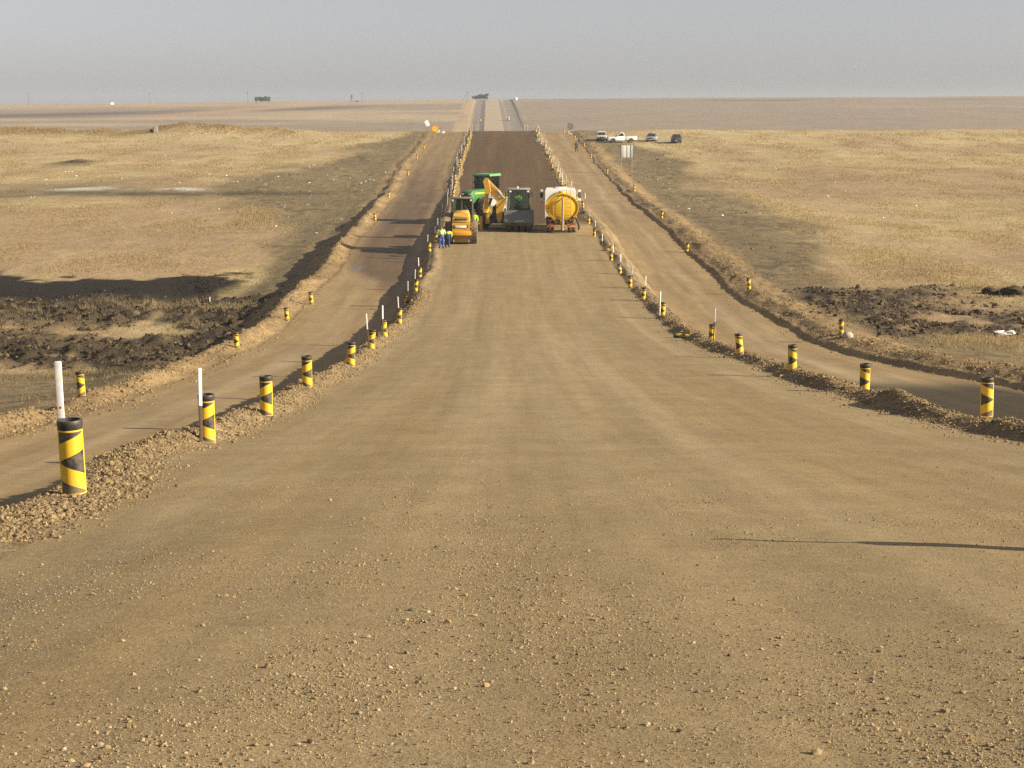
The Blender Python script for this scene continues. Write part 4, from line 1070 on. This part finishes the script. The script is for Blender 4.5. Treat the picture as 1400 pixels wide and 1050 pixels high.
MB().tube([(.70, -.66, 1.15), (.95, -.72, 1.28), (1.2, -.7, 1.2), (1.32, -.68, .9), (1.42, -.62, .55), (1.38, -.5, .30)], .075, 10).build('hose', RUB, t)
MB().tube([(.85, -.60, 1.05), (1.0, -.66, 1.34), (1.15, -.6, 1.40), (1.2, -.5, 1.1)], .07, 10).build('hose_reel', ORNG, t)

# ---- backhoe loader between the rollers, arm folded
X, Y, z = hit(676, 315.5)
t = empty('backhoe_loader', (X, Y + 1.0, z), R(-4), 'yellow backhoe with its arm folded high between the two rollers', 'backhoe')
MB().box(-.55, .50, -.2, 2.6, .55, 1.15, .04).box(-.45, .40, 2.6, 4.2, .6, 1.5, .06).build('chassis', DARK, t)
MB().box(-.98, .85, -.55, -.30, .55, .95, .03).build('slide_frame', DARK, t)
MB().hull([(sx * x, y, zz) for sx in (-1, 1) for x, y, zz in ((.44, 2.5, 1.15), (.44, 4.3, 1.15), (.42, 2.5, 1.66), (.36, 4.3, 1.5))]).build('engine_hood', YEL, t)
for sx in (-1, 1):
    wheel(t, sx * .80, .9, .68, .42, YEL, RUB)
    wheel(t, sx * .72, 3.7, .45, .32, YEL, RUB)
MB().box(-.24, .24, .7, 1.2, 1.15, 1.45, .05).box(-.24, .24, 1.15, 1.27, 1.45, 1.9, .05).build('seat', DARK, t)
for x in (-1.02, .82):
    MB().box(x - .10, x + .10, -.62, -.42, -.02 if x < 0 else .25, 1.12 if x < 0 else 1.0, .02).box(x - .16, x + .16, -.68, -.36, -.03 if x < 0 else .2, .04 if x < 0 else .27, .01).build('stabiliser', YEL, t)
MB().prism([(-.95, .55), (-.95, 1.2), (-.7, 1.32), (-.45, 1.2), (-.45, .55)], -.62, -.34, .03).box(-.66, -.25, -.95, -.6, 1.15, 1.32, .03).box(-.66, -.30, -.95, -.6, .62, .78, .03).build('swing_post', YEL, t)
# arm lies in a plane facing the camera: outline points (x, z)
def plate(name, out, y0, y1, mat):
    m = MB(); b = bmesh.new()
    A = [b.verts.new((x, y0, zz)) for x, zz in out]; B = [b.verts.new((x, y1, zz)) for x, zz in out]
    b.faces.new(A); b.faces.new(B[::-1]); n = len(out)
    for k in range(n): b.faces.new((A[k], B[k], B[(k + 1) % n], A[(k + 1) % n]))
    bmesh.ops.recalc_face_normals(b, faces=b.faces); bmesh.ops.bevel(b, geom=list(b.edges), offset=.018, segments=1, affect='EDGES', clamp_overlap=True)
    m._add(b); return m.build(name, mat, t)
plate('boom', [(.30, .72), (.54, .62), (.68, .92), (.76, 1.6), (1.02, 2.45), (1.04, 2.72), (.88, 2.86), (.16, 3.50), (-.32, 4.02), (-.52, 4.06), (-.60, 3.80), (-.16, 3.10), (.14, 2.55), (.22, 2.25), (.20, 1.5)], -1.06, -.82, YEL)
plate('dipper', [(-.84, 3.98), (-.64, 4.22), (-.38, 4.14), (-.28, 3.7), (-.20, 3.2), (-.28, 2.4), (-.40, 1.75), (-.60, 1.42), (-.80, 1.48), (-.74, 2.0), (-.68, 3.2), (-.74, 3.6)], -1.34, -1.10, YEL)
MB().tube([(.86, -1.12, 2.60), (.35, -1.12, 3.22)], .065, 10).tube([(.35, -1.12, 3.22), (-.40, -1.12, 3.93)], .035, 8).build('dipper_cylinder', STEEL, t)
MB().box(.42, .64, -1.10, -1.06, 2.62, 2.86, .01, Matrix.Translation((.53, 0, 2.74)) @ Matrix.Rotation(R(40), 4, 'Y') @ Matrix.Translation((-.53, 0, -2.74))).build('name_plate', WHITE, t)
MB().tube([(-.34, -1.38, 3.0), (-.44, -1.38, 2.1)], .05, 8).build('bucket_cylinder', STEEL, t)
bk = MB().prism([(0, 0), (.12, -.30), (.42, -.46), (.62, -.36), (.70, .05), (.66, .02), (.58, -.3), (.42, -.40), (.16, -.26), (.06, .02)], -.42, .42, 0)
for x in (-.42, .40): bk.prism([(0, 0), (.12, -.30), (.42, -.46), (.62, -.36), (.70, .05)], x, x + .02, 0)
for x in (-.38, -.13, .12, .36): bk.box(x - .04, x + .04, .66, .72, .0, .2, .01)
bo = bk.build('bucket', paint('bright_worn_steel', (.50, .49, .47), .4, .3, .35), t); bo.location = (-.42, -1.2, 2.0); bo.rotation_euler = (R(65), R(0), R(-62))
MB().tube([(-.62, -1.22, 1.62), (-.46, -1.22, 1.40), (-.30, -1.22, 1.52), (-.26, -1.22, 1.75)], .05, 8).build('bucket_linkage', YEL, t)
person((hit(649, 322)[0] - .05, Y - 2.2, float(ground_z(hit(649, 322)[0], Y - 2.2))), R(175), 'worker in lime vest standing behind the right tyre of the yellow compactor', LIME, NAVY, stand(), sleeves=LIME)

# ---- green articulated tractor, nose to the left
X, Y, z = hit(661, 296)
t = empty('green_tractor', (X, Y + 1.0, z), R(180 - 28), 'green tractor with large yellow-hubbed wheels and glass cab behind the backhoe', 'tractor')
# local +y is its nose
MB().prism([(.5, 1.25), (.5, 2.45), (2.9, 2.35), (3.15, 2.2), (3.2, 1.25)], -.52, .52, .09).build('engine_hood', GREEN, t)
for sx in (-1, 1): MB().box(sx * .525 - .008, sx * .525 + .008, .7, 2.5, 2.06, 2.16, .003).build('hood_stripe', LYEL, t)
MB().box(-.42, .42, 3.17, 3.23, 1.4, 2.12, .02).build('grille', DARK, t)
for sx in (-1, 1): MB().box(sx * .34 - .12, sx * .34 + .12, 3.2, 3.25, 2.0, 2.12, .02).build('headlight', LAMP, t)
MB().box(-.4, .4, -2.6, 3.0, .75, 1.27, .05).build('chassis', DARK, t)
for sx in (-1, 1):
    wheel(t, sx * 1.10, 1.7, .92, .60, LYEL, RUBD); wheel(t, sx * 1.10, -1.6, .92, .60, STEEL, RUBD)
    MB().prism([(-.9, 1.75), (-1.2, 1.95), (-2.1, 1.95), (-2.5, 1.7), (-2.45, 1.64), (-2.1, 1.88), (-1.2, 1.88), (-.95, 1.7)], sx * 1.05 - .32, sx * 1.05 + .32, .01).build('fender', GREEN, t)
f = MB(); b_, u_ = frame_box(f, -.78, .78, -1.55, .35, 2.0, 3.55, .05, -.82, .82, -1.5, .30); cab = f.build('cab_frame', DARK, t); panes(cab, b_, u_)
MB().hull([(sx * x, y, zz) for sx in (-1, 1) for x, y, zz in ((.92, -1.65, 3.56), (.92, .5, 3.56), (.86, -1.6, 3.76), (.86, .45, 3.72))]).build('cab_roof', paint('roof_green', (.06, .33, .11), .4, .35), t)
MB().box(-.75, .75, -1.5, .3, 1.3, 2.0, .05).build('cab_base', DARK, t)
MB().box(-.28, .28, -1.1, -.55, 2.0, 2.35, .05).box(-.28, .28, -1.2, -1.06, 2.35, 3.0, .05).build('seat', DARK, t)
MB().tube([(.62, .75, 2.3), (.62, .75, 3.4), (.66, .70, 3.5)], .06, 10).build('exhaust', DARK, t)
MB().box(-.5, .5, -3.0, -2.5, .8, 1.9, .05).build('rear_hitch', DARK, t)

# ---- workers beside the compactor
X, Y, z = hit(603.5, 340.5)
person((X, Y, z), R(8), 'worker in pale hi-vis vest, brown hat and blue trousers standing beside the compactor', PALELIME, BLUE, stand(.03, .05, wr=((-.24, .2, 1.0), (.24, .2, 1.0))), sleeves=PALELIME, hat=HATG)
X, Y, z = hit(611.5, 338.5)
person((X, Y, z), R(-12), 'worker in lime vest and navy trousers bending forward beside the compactor', LIME, NAVY, BEND, sleeves=LIME)
X, Y, z = hit(734.3, 195)
person((X, Y, z), R(170), 'distant worker in lime vest and pale jeans near the dark road crest', LIME, JEAN, stand(.02, .12), sleeves=DKTR, tape=False)
X, Y, z = hit(788, 208)
person((X, Y, z), R(185), 'pedestrian in purple jacket and dark trousers walking down the right detour', PURP, DKTR, stand(.03, .22), sleeves=PURP, tape=False)

# ------------------------------------------------------------------ vehicles on the veld and far road
def car_wheel(parent, x, y, r, rim): wheel(parent, x, y, r, .22, rim, RUB, False, 22)
def pickup(loc, rz, label, bull=False, tint=None):
    """nose towards local -y"""
    t = empty('pickup_truck', loc, rz, label, 'pickup truck', 'pickups parked on the veld')
    MB().prism([(-2.45, .42), (-2.55, .62), (-2.48, .92), (-2.3, 1.02), (-1.1, 1.12), (.42, 1.14), (.42, .42)], -.86, .86, .05).build('body', WHITE, t)
    MB().prism([(.46, .50), (.46, 1.16), (2.5, 1.16), (2.58, 1.10), (2.58, .62), (2.45, .50)], -.86, .86, .03).build('load_bed', WHITE, t)
    MB().box(-.70, .70, .56, 2.42, 1.10, 1.175, .01).build('bed_liner', DARK, t)
    c = MB().hull([(sx * x, y, zz) for sx in (-1, 1) for x, y, zz in ((.82, -1.12, 1.10), (.82, .42, 1.10), (.70, -.30, 1.72), (.70, .32, 1.74), (.66, -.2, 1.77), (.66, .25, 1.78))]).build('cab', WHITE, t)
    MB().hull([(sx * x, y, zz) for sx in (-1, 1) for x, y, zz in ((.74, -1.08, 1.17), (.64, -.42, 1.66), (.74, -1.02, 1.15), (.64, -.38, 1.64))]).build('windscreen', CGLS, t)
    for sx in (-1, 1):
        MB().hull([(sx * x, y, zz) for x, y, zz in ((.825, -.82, 1.17), (.825, .26, 1.17), (.735, -.28, 1.66), (.735, .20, 1.66), (.78, -.82, 1.17), (.78, .26, 1.17), (.70, -.28, 1.66), (.70, .20, 1.66))]).build('side_window', CGLS, t)
        MB().box(sx * .62 - .17, sx * .62 + .17, -2.56, -2.46, .74, .92, .03).build('headlight', LAMP, t)
        MB().box(sx * .95 - .08, sx * .95 + .08, -.85, -.75, 1.15, 1.32, .03).build('mirror', DARK, t)
        MB().box(sx * .78 - .06, sx * .78 + .06, 2.565, 2.60, .75, 1.05, .02).build('tail_light', REDL, t)
        for y in (-1.60, 1.55):
            M = Matrix.Translation((sx * .80, y, .42)) @ Matrix.Rotation(R(90), 4, 'Y')
            MB().lathe([(0, -.066), (.43, -.066), (.43, .066), (0, .066)], 24, M).build('wheel_arch', DARK, t)
            car_wheel(t, sx * .78, y, .36, paint('dusty_rim', (.40, .36, .30), .5, .3, .3))
    MB().box(-.40, .40, -2.57, -2.5, .70, .90, .02).build('grille', DARK, t)
    MB().box(-.85, .85, -2.64, -2.45, .42, .60, .04).box(-.8, .8, -2.5, 2.4, .32, .50, .02).build('bumper', DARK, t)
    if bull:
        m = MB()
        for zz in (.62, .82, 1.02): m.tube([(-.75, -2.70, zz), (.75, -2.70, zz)], .035, 8)
        for x in (-.7, -.3, .3, .7): m.tube([(x, -2.66, .4), (x, -2.70, 1.04)], .035, 8)
        m.box(-.78, .78, -2.76, -2.62, .36, .66, .03).build('bull_bar', DARK, t)
    return t
X, Y, z = hit(824.5, 194.3)
pickup((X, Y + 4.5, z), R(-3), 'white pickup facing the camera with black bull bar', True)
X, Y, z = hit(850, 195.5)
pickup((X, Y + .6, z), R(-84), 'white pickup parked side-on with its open bed to the right')
def car(loc, rz, label, mat, beacon=False):
    t = empty('parked_car', loc, rz, label, 'car', 'cars parked on the veld')
    MB().prism([(-2.05, .30), (-2.12, .55), (-2.02, .78), (-1.7, .90), (-.85, 1.0), (1.6, 1.02), (2.05, .95), (2.1, .55), (2.0, .30)], -.88, .88, .08).build('body', mat, t)
    MB().hull([(sx * x, y, zz) for sx in (-1, 1) for x, y, zz in ((.82, -.95, .98), (.82, 1.75, .98), (.64, -.15, 1.50), (.64, 1.2, 1.50), (.56, 0, 1.55), (.56, 1.0, 1.55))]).build('cabin', mat, t)
    MB().hull([(sx * x, y, zz) for sx in (-1, 1) for x, y, zz in ((.74, -.94, 1.03), (.59, -.24, 1.46), (.72, -.86, 1.02), (.58, -.16, 1.45))]).build('windscreen', CGLS, t)
    MB().box(-.38, .38, -2.13, -2.03, .52, .74, .03).build('grille', DARK, t)
    MB().box(-.24, .24, -2.15, -2.10, .40, .50, .005).build('number_plate', WHITE, t)
    MB().box(-.82, .82, -2.12, -1.95, .26, .38, .02).build('lower_bumper', DARK, t)
    for sx in (-1, 1):
        MB().hull([(sx * x, y, zz) for x, y, zz in ((.45, -2.1, .62), (.78, -1.95, .62), (.48, -1.98, .78), (.80, -1.75, .80), (.45, -1.9, .62), (.78, -1.7, .62))]).build('headlight', LAMP, t)
        MB().hull([(sx * x, y, zz) for x, y, zz in ((.825, -.7, 1.03), (.825, 1.5, 1.03), (.665, -.1, 1.46), (.665, 1.1, 1.46), (.78, -.7, 1.03), (.78, 1.5, 1.03), (.62, -.1, 1.46), (.62, 1.1, 1.46))]).build('side_window', CGLS, t)
        MB().box(sx * .95 - .09, sx * .95 + .09, -.72, -.62, 1.0, 1.14, .03).build('mirror', mat, t)
        for y in (-1.3, 1.3): car_wheel(t, sx * .80, y, .31, SILV)
    if beacon:
        MB().box(-.30, .30, .3, .55, 1.55, 1.66, .03).build('roof_rack', WHITE, t)
        MB().lathe([(.10, 1.66), (.11, 1.78), (.07, 1.85), (0, 1.85)], 12, Matrix.Translation((0, .42, 0))).build('beacon', REDL, t)
    return t
X, Y, z = hit(892.5, 194.3); car((X, Y + 2.1, z), R(-10), 'silver car with a small red roof light parked on the veld', SILV, True)
X, Y, z = hit(926.5, 196.2); car((X, Y + 2.1, z), R(-8), 'dark grey car parked rightmost on the veld', DGRY)
X, Y, z = hit(694.5, 165)
t = empty('minibus', (X, Y, z), R(-4), 'small white minibus driving on the far stretch of road', 'minibus')
MB().prism([(-2.2, .4), (-2.25, 1.1), (-2.0, 2.05), (2.0, 2.1), (2.3, 1.9), (2.35, .4)], -.85, .85, .08).build('body', WHITE, t)
MB().hull([(sx * x, y, zz) for sx in (-1, 1) for x, y, zz in ((.76, -2.26, 1.1), (.72, -2.06, 1.85), (.76, -2.2, 1.08), (.72, -2.0, 1.84))]).build('windscreen', CGLS, t)
MB().box(-.85, .85, -2.3, -2.1, .3, .7, .04).build('bumper', DARK, t)
for sx in (-1, 1):
    MB().box(sx * .86 - .01, sx * .86 + .01, -1.6, 1.9, 1.15, 1.8, .005).build('side_window', CGLS, t)
    MB().box(sx * .65 - .14, sx * .65 + .14, -2.32, -2.24, .75, .95, .02).build('headlight', LAMP, t)
    for y in (-1.4, 1.4): car_wheel(t, sx * .75, y, .34, SILV)

# ------------------------------------------------------------------ signs
X, Y, z = hit(856.5, 236)
t = empty('road_sign', (X, Y, z), R(2), 'pale double panel road sign seen from behind on two thin legs', 'road sign')
s_ = scale_at(X, Y, z); zt, zb = 37 / s_, 20.5 / s_
for x in (-.72, .72): MB().tube([(x, 0, -.3), (x, 0, zt - .05)], .028, 8).build('leg', STEEL, t)
MB().box(-.74, -.10, -.06, -.03, zb, zt, .008).box(-.06, .40, -.06, -.03, zb, zt, .008).box(.58, .76, -.06, -.03, zb, zt, .008).build('sign_panel', SIGNB, t)
MB().box(-.80, -.745, -.03, .03, zb - .02, zt + .02, .008).box(.405, .575, -.05, .0, zb - .02, zt + .02, .01).box(-.095, -.065, -.05, .0, zb, zt, .004).box(.765, .83, -.03, .03, zb - .02, zt + .02, .008).build('panel_frame', paint('panel_frame_grey', (.16, .20, .19), .6, .2), t)  # frame strips in a darker grey than the panels
X, Y, z = hit(780, 183)
t = empty('round_sign', (X, Y, z), 0, 'grey back of a round road sign beside the right detour at the crest', 'road sign')
MB().tube([(0, 0, -.3), (0, 0, 1.7)], .03, 8).build('post', STEEL, t)
MB().lathe([(0, 0), (.62, 0), (.64, .015), (.62, .03), (0, .03)], 32, Matrix.Translation((0, -.05, 1.42)) @ Matrix.Rotation(R(90), 4, 'X')).build('disc', paint('sign_back_grey', (.17, .19, .175), .6, .2), t)
MB().box(-.35, .35, -.2, .2, -.02, .10, .04).build('base_block', WHITE, t)
X, Y, z = hit(594.3, 183.5)
t = empty('round_sign', (X, Y, z), R(4), 'round yellow road sign with orange rim beside the left detour', 'road sign')
MB().tube([(0, 0, -.3), (0, 0, 1.3)], .03, 8).build('post', STEEL, t)
MB().lathe([(0, 0), (.62, 0), (.64, .015), (.62, .03), (0, .03)], 32, Matrix.Translation((0, -.04, 1.0)) @ Matrix.Rotation(R(90), 4, 'X')).build('disc', paint('sign_orange', (.80, .20, .01), .4, .08), t)
MB().lathe([(0, 0), (.46, 0), (.46, .012), (0, .012)], 32, Matrix.Translation((0, -.072, 1.0)) @ Matrix.Rotation(R(90), 4, 'X')).build('sign_face', paint('sign_yellow', (.85, .55, .02), .4, .05), t)
MB().box(-.12, .12, -.095, -.082, .92, 1.10, .02).build('symbol', paint('sign_brown', (.35, .12, .01), .5, .05), t)
X, Y, z = hit(584, 184)
t = empty('tilted_sign', (X, Y + .5, z), R(10), 'small white rectangular sign board tilted on its post left of the orange sign', 'road sign')
MB().tube([(0, 0, -.3), (-.05, 0, 2.0)], .028, 8).build('post', DARK, t)
sg = MB().box(-.36, .36, -.015, .015, -.52, .52, .006).build('board', WHITE, t); sg.location = (-.05, -.05, 2.05); sg.rotation_euler = (0, R(-26), 0)
for px, py, h_, m_, lab in ((597.2, 181.5, .42, LYEL, 'small yellow barrier block beneath the orange round sign'), (600.2, 181, .5, WHITE, 'narrow white barrier block just right of the orange sign'), (604.8, 182, .28, WHITE, 'low white barrier block second from the right beside the orange sign'), (607.3, 182, .45, WHITE, 'rightmost white barrier block beside the orange sign')):
    X, Y, z = hit(px, py); tag(MB().hull([(sx * x, y * sy, zz) for sx in (-1, 1) for sy in (-1, 1) for x, y, zz in ((.16, .14, -.1), (.16, .14, h_ * .3), (.09, .07, h_))]).build('barrier_block', m_, None, (X, Y, z)), lab, 'barrier', 'barrier blocks by the orange sign')

# ------------------------------------------------------------------ far skyline: groves, windpump, poles
LEAF = soil_material('far_leaf', [(2, .75, 1.25)], [])
BARK = paint('bark', (.06, .045, .033), .9, .2)
def tree(x, y, h, wd, label, group, nleaf=900):
    z = float(ground_z(x, y)); t = empty('tree', (x, y, z), RNG.uniform(0, 6), label, 'tree', group)
    m = MB().tube([(0, 0, -.3), (.06 * h, 0, h * .3), (.02 * h, .03 * h, h * .75)], [h * .035, h * .026, h * .01], 8)
    for k in range(5):
        a = 2.4 * k; m.tube([(.05 * h, 0, h * (.25 + .08 * k)), (math.cos(a) * wd * .35, math.sin(a) * wd * .35, h * (.48 + .08 * k))], [h * .015, h * .005], 6)
    m.build('trunk', BARK, t)
    P = []
    for k in range(9):
        a = RNG.uniform(0, 6.28); r_ = wd * .34 * RNG.random() ** .5; cz = h * RNG.uniform(.30, .84)
        q = RNG.normal(size=(nleaf // 9, 3)); q /= np.linalg.norm(q, axis=1)[:, None]; q *= (RNG.random((len(q), 1)) ** .45)
        P.append(q * np.array([wd * .24, wd * .24, h * .17]) + [math.cos(a) * r_, math.sin(a) * r_, cz])
    P = np.concatenate(P); n = len(P)
    v, f, k = scatter(OCT, P, RNG.uniform(.14, .34, n) * h / 6, (.4, 1))
    np_mesh('crown', v, f, LEAF, np.repeat(C3(.045, .065, .035) * RNG.uniform(.6, 1.4, (n, 1)), k, axis=0), smooth=False, parent=t)
def far_at(px, Y): d = ray(px, 138); return d[0] / d[1] * Y
for k, (px, dy, h, wd) in enumerate(((350.5, 0, 6.2, 3.6), (355, 6, 5.2, 4.4), (359.5, -4, 5.0, 4.6), (364, 3, 5.2, 4.6), (368, -2, 4.6, 3.6))):
    tree(far_at(px, 1420), 1420 + dy, h, wd, ['tall leftmost', 'second', 'middle', 'fourth', 'rightmost'][k] + ' tree of the small grove on the left skyline', 'grove on the left skyline')
for k, (px, h, wd) in enumerate(((648, 2.6, 4), (652, 3.4, 4.4), (656.5, 4.0, 4.4), (661, 4.4, 4.6), (665, 4.6, 3.6))):
    tree(far_at(px, 1455), 1455 + (k % 2) * 5, h + 1.2, wd, ['leftmost', 'second', 'middle', 'fourth', 'rightmost'][k] + ' tree of the dark row where the far road meets the sky', 'dark tree row at the far crest')
FPOLE = paint('weathered_pole', (.07, .06, .055), .9, .2)
def pole(px, h, label, arm=True):
    X, Y = far_at(px, 1400), 1400; z = float(ground_z(X, Y)); m = MB().tube([(0, 0, -.5), (0, 0, h)], [.11, .08], 8)
    if arm: m.box(-.9, .9, -.1, .1, h - 1.0, h - .75, .02)
    o = m.build('power_pole', FPOLE, None, (X, Y, z)); tag(o, label, 'power pole', 'power poles on the skyline'); return o
pole(495, 7.2, 'thin power pole right of the windpump on the skyline')
o = pole(639.5, 7.2, 'stayed power pole left of the far road crest')
MB().tube([(0, 0, 6.6), (-4.2, 0, -.2)], .12, 6).build('stay_wire', FPOLE, o)
pole(39, 10, 'leftmost faint power pole on the skyline'); pole(205, 9, 'faint power pole left of the grove on the skyline'); pole(338.5, 9, 'faint power pole just left of the grove')
X, Y = far_at(480.5, 1400), 1400
t = empty('windpump', (X, Y, float(ground_z(X, Y))), R(20), 'small windpump on the skyline between the grove and the road', 'windpump')
m = MB()
for a in range(3): m.tube([(1.1 * math.cos(a * 2.09), 1.1 * math.sin(a * 2.09), -.3), (.1 * math.cos(a * 2.09), .1 * math.sin(a * 2.09), 4.3)], .13, 6)
for zz in (1.2, 2.6): m.lathe([(.9 - .22 * zz, zz), (1.0 - .22 * zz, zz + .12)], 3, close=False)
m.build('tower', FPOLE, t)
m = MB()
for k in range(12):
    M = Matrix.Translation((0, -.3, 4.5)) @ Matrix.Rotation(k * R(30), 4, 'Y')
    m.box(-.10, .16, -.05, .05, .25, 1.2, 0, M @ Matrix.Rotation(R(25), 4, 'Z'))
m.build('vane_wheel', FPOLE, t)
MB().box(-.05, .05, .0, 1.8, 4.3, 4.9, .01).build('tail', FPOLE, t)
MB().hull([(sx * x, sy * .6, zz) for sx in (-1, 1) for sy in (-1, 1) for x, zz in ((1.4, -.2), (1.4, .7), (1.0, 1.0))]).build('trough', FPOLE, t).location = (4.5, 0, 0)
X, Y = far_at(705.2, 1400), 1400; z = float(ground_z(X, Y))
t = empty('water_tank', (X, Y, z), 0, 'small white tank standing on the skyline right of the far road', 'water tank')
MB().lathe([(0, .0), (1.2, .0), (1.25, .1), (1.25, 1.5), (.9, 1.85), (.2, 2.0), (0, 2.0)], 24).build('drum', WHITE, t); MB().box(-1.4, 1.4, -1.3, 1.3, -.6, .0, .05).build('plinth', CONC, t)
X, Y = far_at(153, 1400), 1400; z = float(ground_z(X, Y))
t = empty('farm_shed', (X, Y, z - .6), R(15), 'tiny white shed on the left skyline', 'shed')
MB().box(-1.4, 1.4, -1, 1, -.3, 2.4, .02).build('wall', WHITE, t); MB().prism([(-1.15, 2.4), (0, 3.0), (1.15, 2.4)], -1.5, 1.5, .02).build('roof', STEEL, t)
X, Y, z = hit(656.8, 166)
t = empty('delineator_post', (X, Y, z), 0, 'lone delineator on the far grey road left of the minibus', 'delineator'); MB().lathe([(.28, -.1), (.28, 1.6), (.2, 1.65), (0, 1.65)], 14).build('tube', BLK, t); MB().lathe([(.29, .2), (.30, .2), (.30, 1.3), (.29, 1.3)], 14, close=True).build('reflective_sheet', LYEL, t)

# ------------------------------------------------------------------ things lying on the veld
def lump(name, px, py, rx, rz_, mat, label, cat, sink=.25, rough=.22):
    X, Y, z = hit(px, py); v, f = ico(); b = bmesh.new()
    bmesh.ops.create_icosphere(b, subdivisions=3, radius=1)
    sd = random.random() * 50
    for p in b.verts:
        n = float(fbm(p.co.x * 1.3 + sd, p.co.y * 1.3 + p.co.z * 1.7, 151, 3)); q = p.co * (1 + rough * 2 * n); p.co = Vector((q.x * rx, q.y * rx, (q.z + 1 - sink * 2) * rz_))
    m = MB(); m._add(b); return tag(m.build(name, mat, None, (X, Y, z), ang=50), label, cat)
DKROCK = paint('dark_rock', (.035, .028, .022), .95, .15, 0, .1)
lump('boulder', 1353, 403, .50, .30, DKROCK, 'left one of two dark round boulders on the right veld', 'boulder')
lump('boulder', 1384, 402, .66, .32, DKROCK, 'wider dark boulder at the right of the pair on the right veld', 'boulder')
lump('stone_block', 1159, 462, .26, .22, CONC, 'pale stone block at the foot of the nearest right berm delineator', 'stone', .3, .12)
lump('anthill', 207.5, 180.5, .35, .35, DKROCK, 'small dark anthill beside the pale marker stone on the left ridge', 'anthill')
X, Y, z = hit(213.3, 181)
tag(MB().hull([(sx * x, sy * .2, zz) for sx in (-1, 1) for sy in (-1, 1) for x, zz in ((.34, -.3), (.30, .7), (.14, 1.15))]).build('marker_stone', CONC, None, (X, Y, z), 0), 'upright pale marker stone on the left grassy ridge', 'stone')
X, Y, z = hit(1372, 458)
m = MB()
for k in range(5): m.hull([(random.uniform(-.32, .32) + .12 * k - .2, random.uniform(-.25, .25), random.uniform(0, .22)) for _ in range(9)])
tag(m.build('plastic_sheet', LIT, None, (X, Y, z), smooth=False), 'crumpled white plastic sheet on the dark soil at far right', 'plastic sheet')
X, Y, z = hit(287, 414); tag(MB().box(-.03, .03, -.03, .03, -.2, .36, .004).build('wooden_stake', WHITE, None, (X, Y, z)), 'short white stake standing in the dark soil heaps on the left', 'stake')

# litter blown over the veld, each scrap its own object
def scrap_mesh(k):
    m = MB()
    m.hull([(random.uniform(-.5, .5), random.uniform(-.35, .35), random.uniform(0, .38)) for _ in range(8)])
    if k % 2: m.hull([(random.uniform(.2, .8), random.uniform(-.3, .3), random.uniform(0, .2)) for _ in range(7)])
    o = m.build('litter_scrap', LIT, smooth=False); me = o.data; bpy.data.objects.remove(o); return me
SCR = [scrap_mesh(k) for k in range(5)]
spots = []
for cx_, cy_, sx_, sy_, n_ in ((75, 237, 40, 5, 20), (130, 242, 45, 3, 10), (345, 246, 45, 5, 20), (480, 245, 35, 8, 22), (60, 262, 50, 12, 10), (200, 300, 120, 35, 16), (250, 215, 130, 12, 12), (420, 280, 30, 20, 12), (385, 300, 12, 12, 8),
                         (940, 270, 45, 25, 20), (905, 250, 20, 12, 10), (1010, 225, 60, 15, 10), (1110, 270, 80, 30, 14), (1250, 300, 90, 35, 12), (1180, 420, 70, 25, 12), (250, 440, 90, 30, 14), (900, 215, 40, 10, 8), (560, 215, 12, 12, 4)):
    for _ in range(round(n_ * .95)): spots.append((random.gauss(cx_, sx_), random.gauss(cy_, sy_)))
done = 0
for px, py in spots:
    if not (4 < px < 1396 and 187 < py < 520): continue
    X, Y, z = hit(px, py); u_ = float(u_of(np.array(X), np.array(Y)))
    if -13.4 < u_ < 16.8: continue
    o = bpy.data.objects.new('litter_scrap', random.choice(SCR)); COL.objects.link(o)
    s = math.exp(random.gauss(0, .35)) * (.07 + .0006 * Y) * (.6 if Y < 130 else 1); o.scale = (s, s, s); o.location = (X, Y, z + .01); o.rotation_euler = (0, 0, random.uniform(0, 6.3))
    wd_ = 'left' if X < 0 else 'right'
    tag(o, f'small white scrap of litter lying on the {wd_} veld', 'litter', f'litter scattered on the {wd_} veld')
# small grass tussocks and earth heaps beside the left ditch are part of the grass and soil objects above
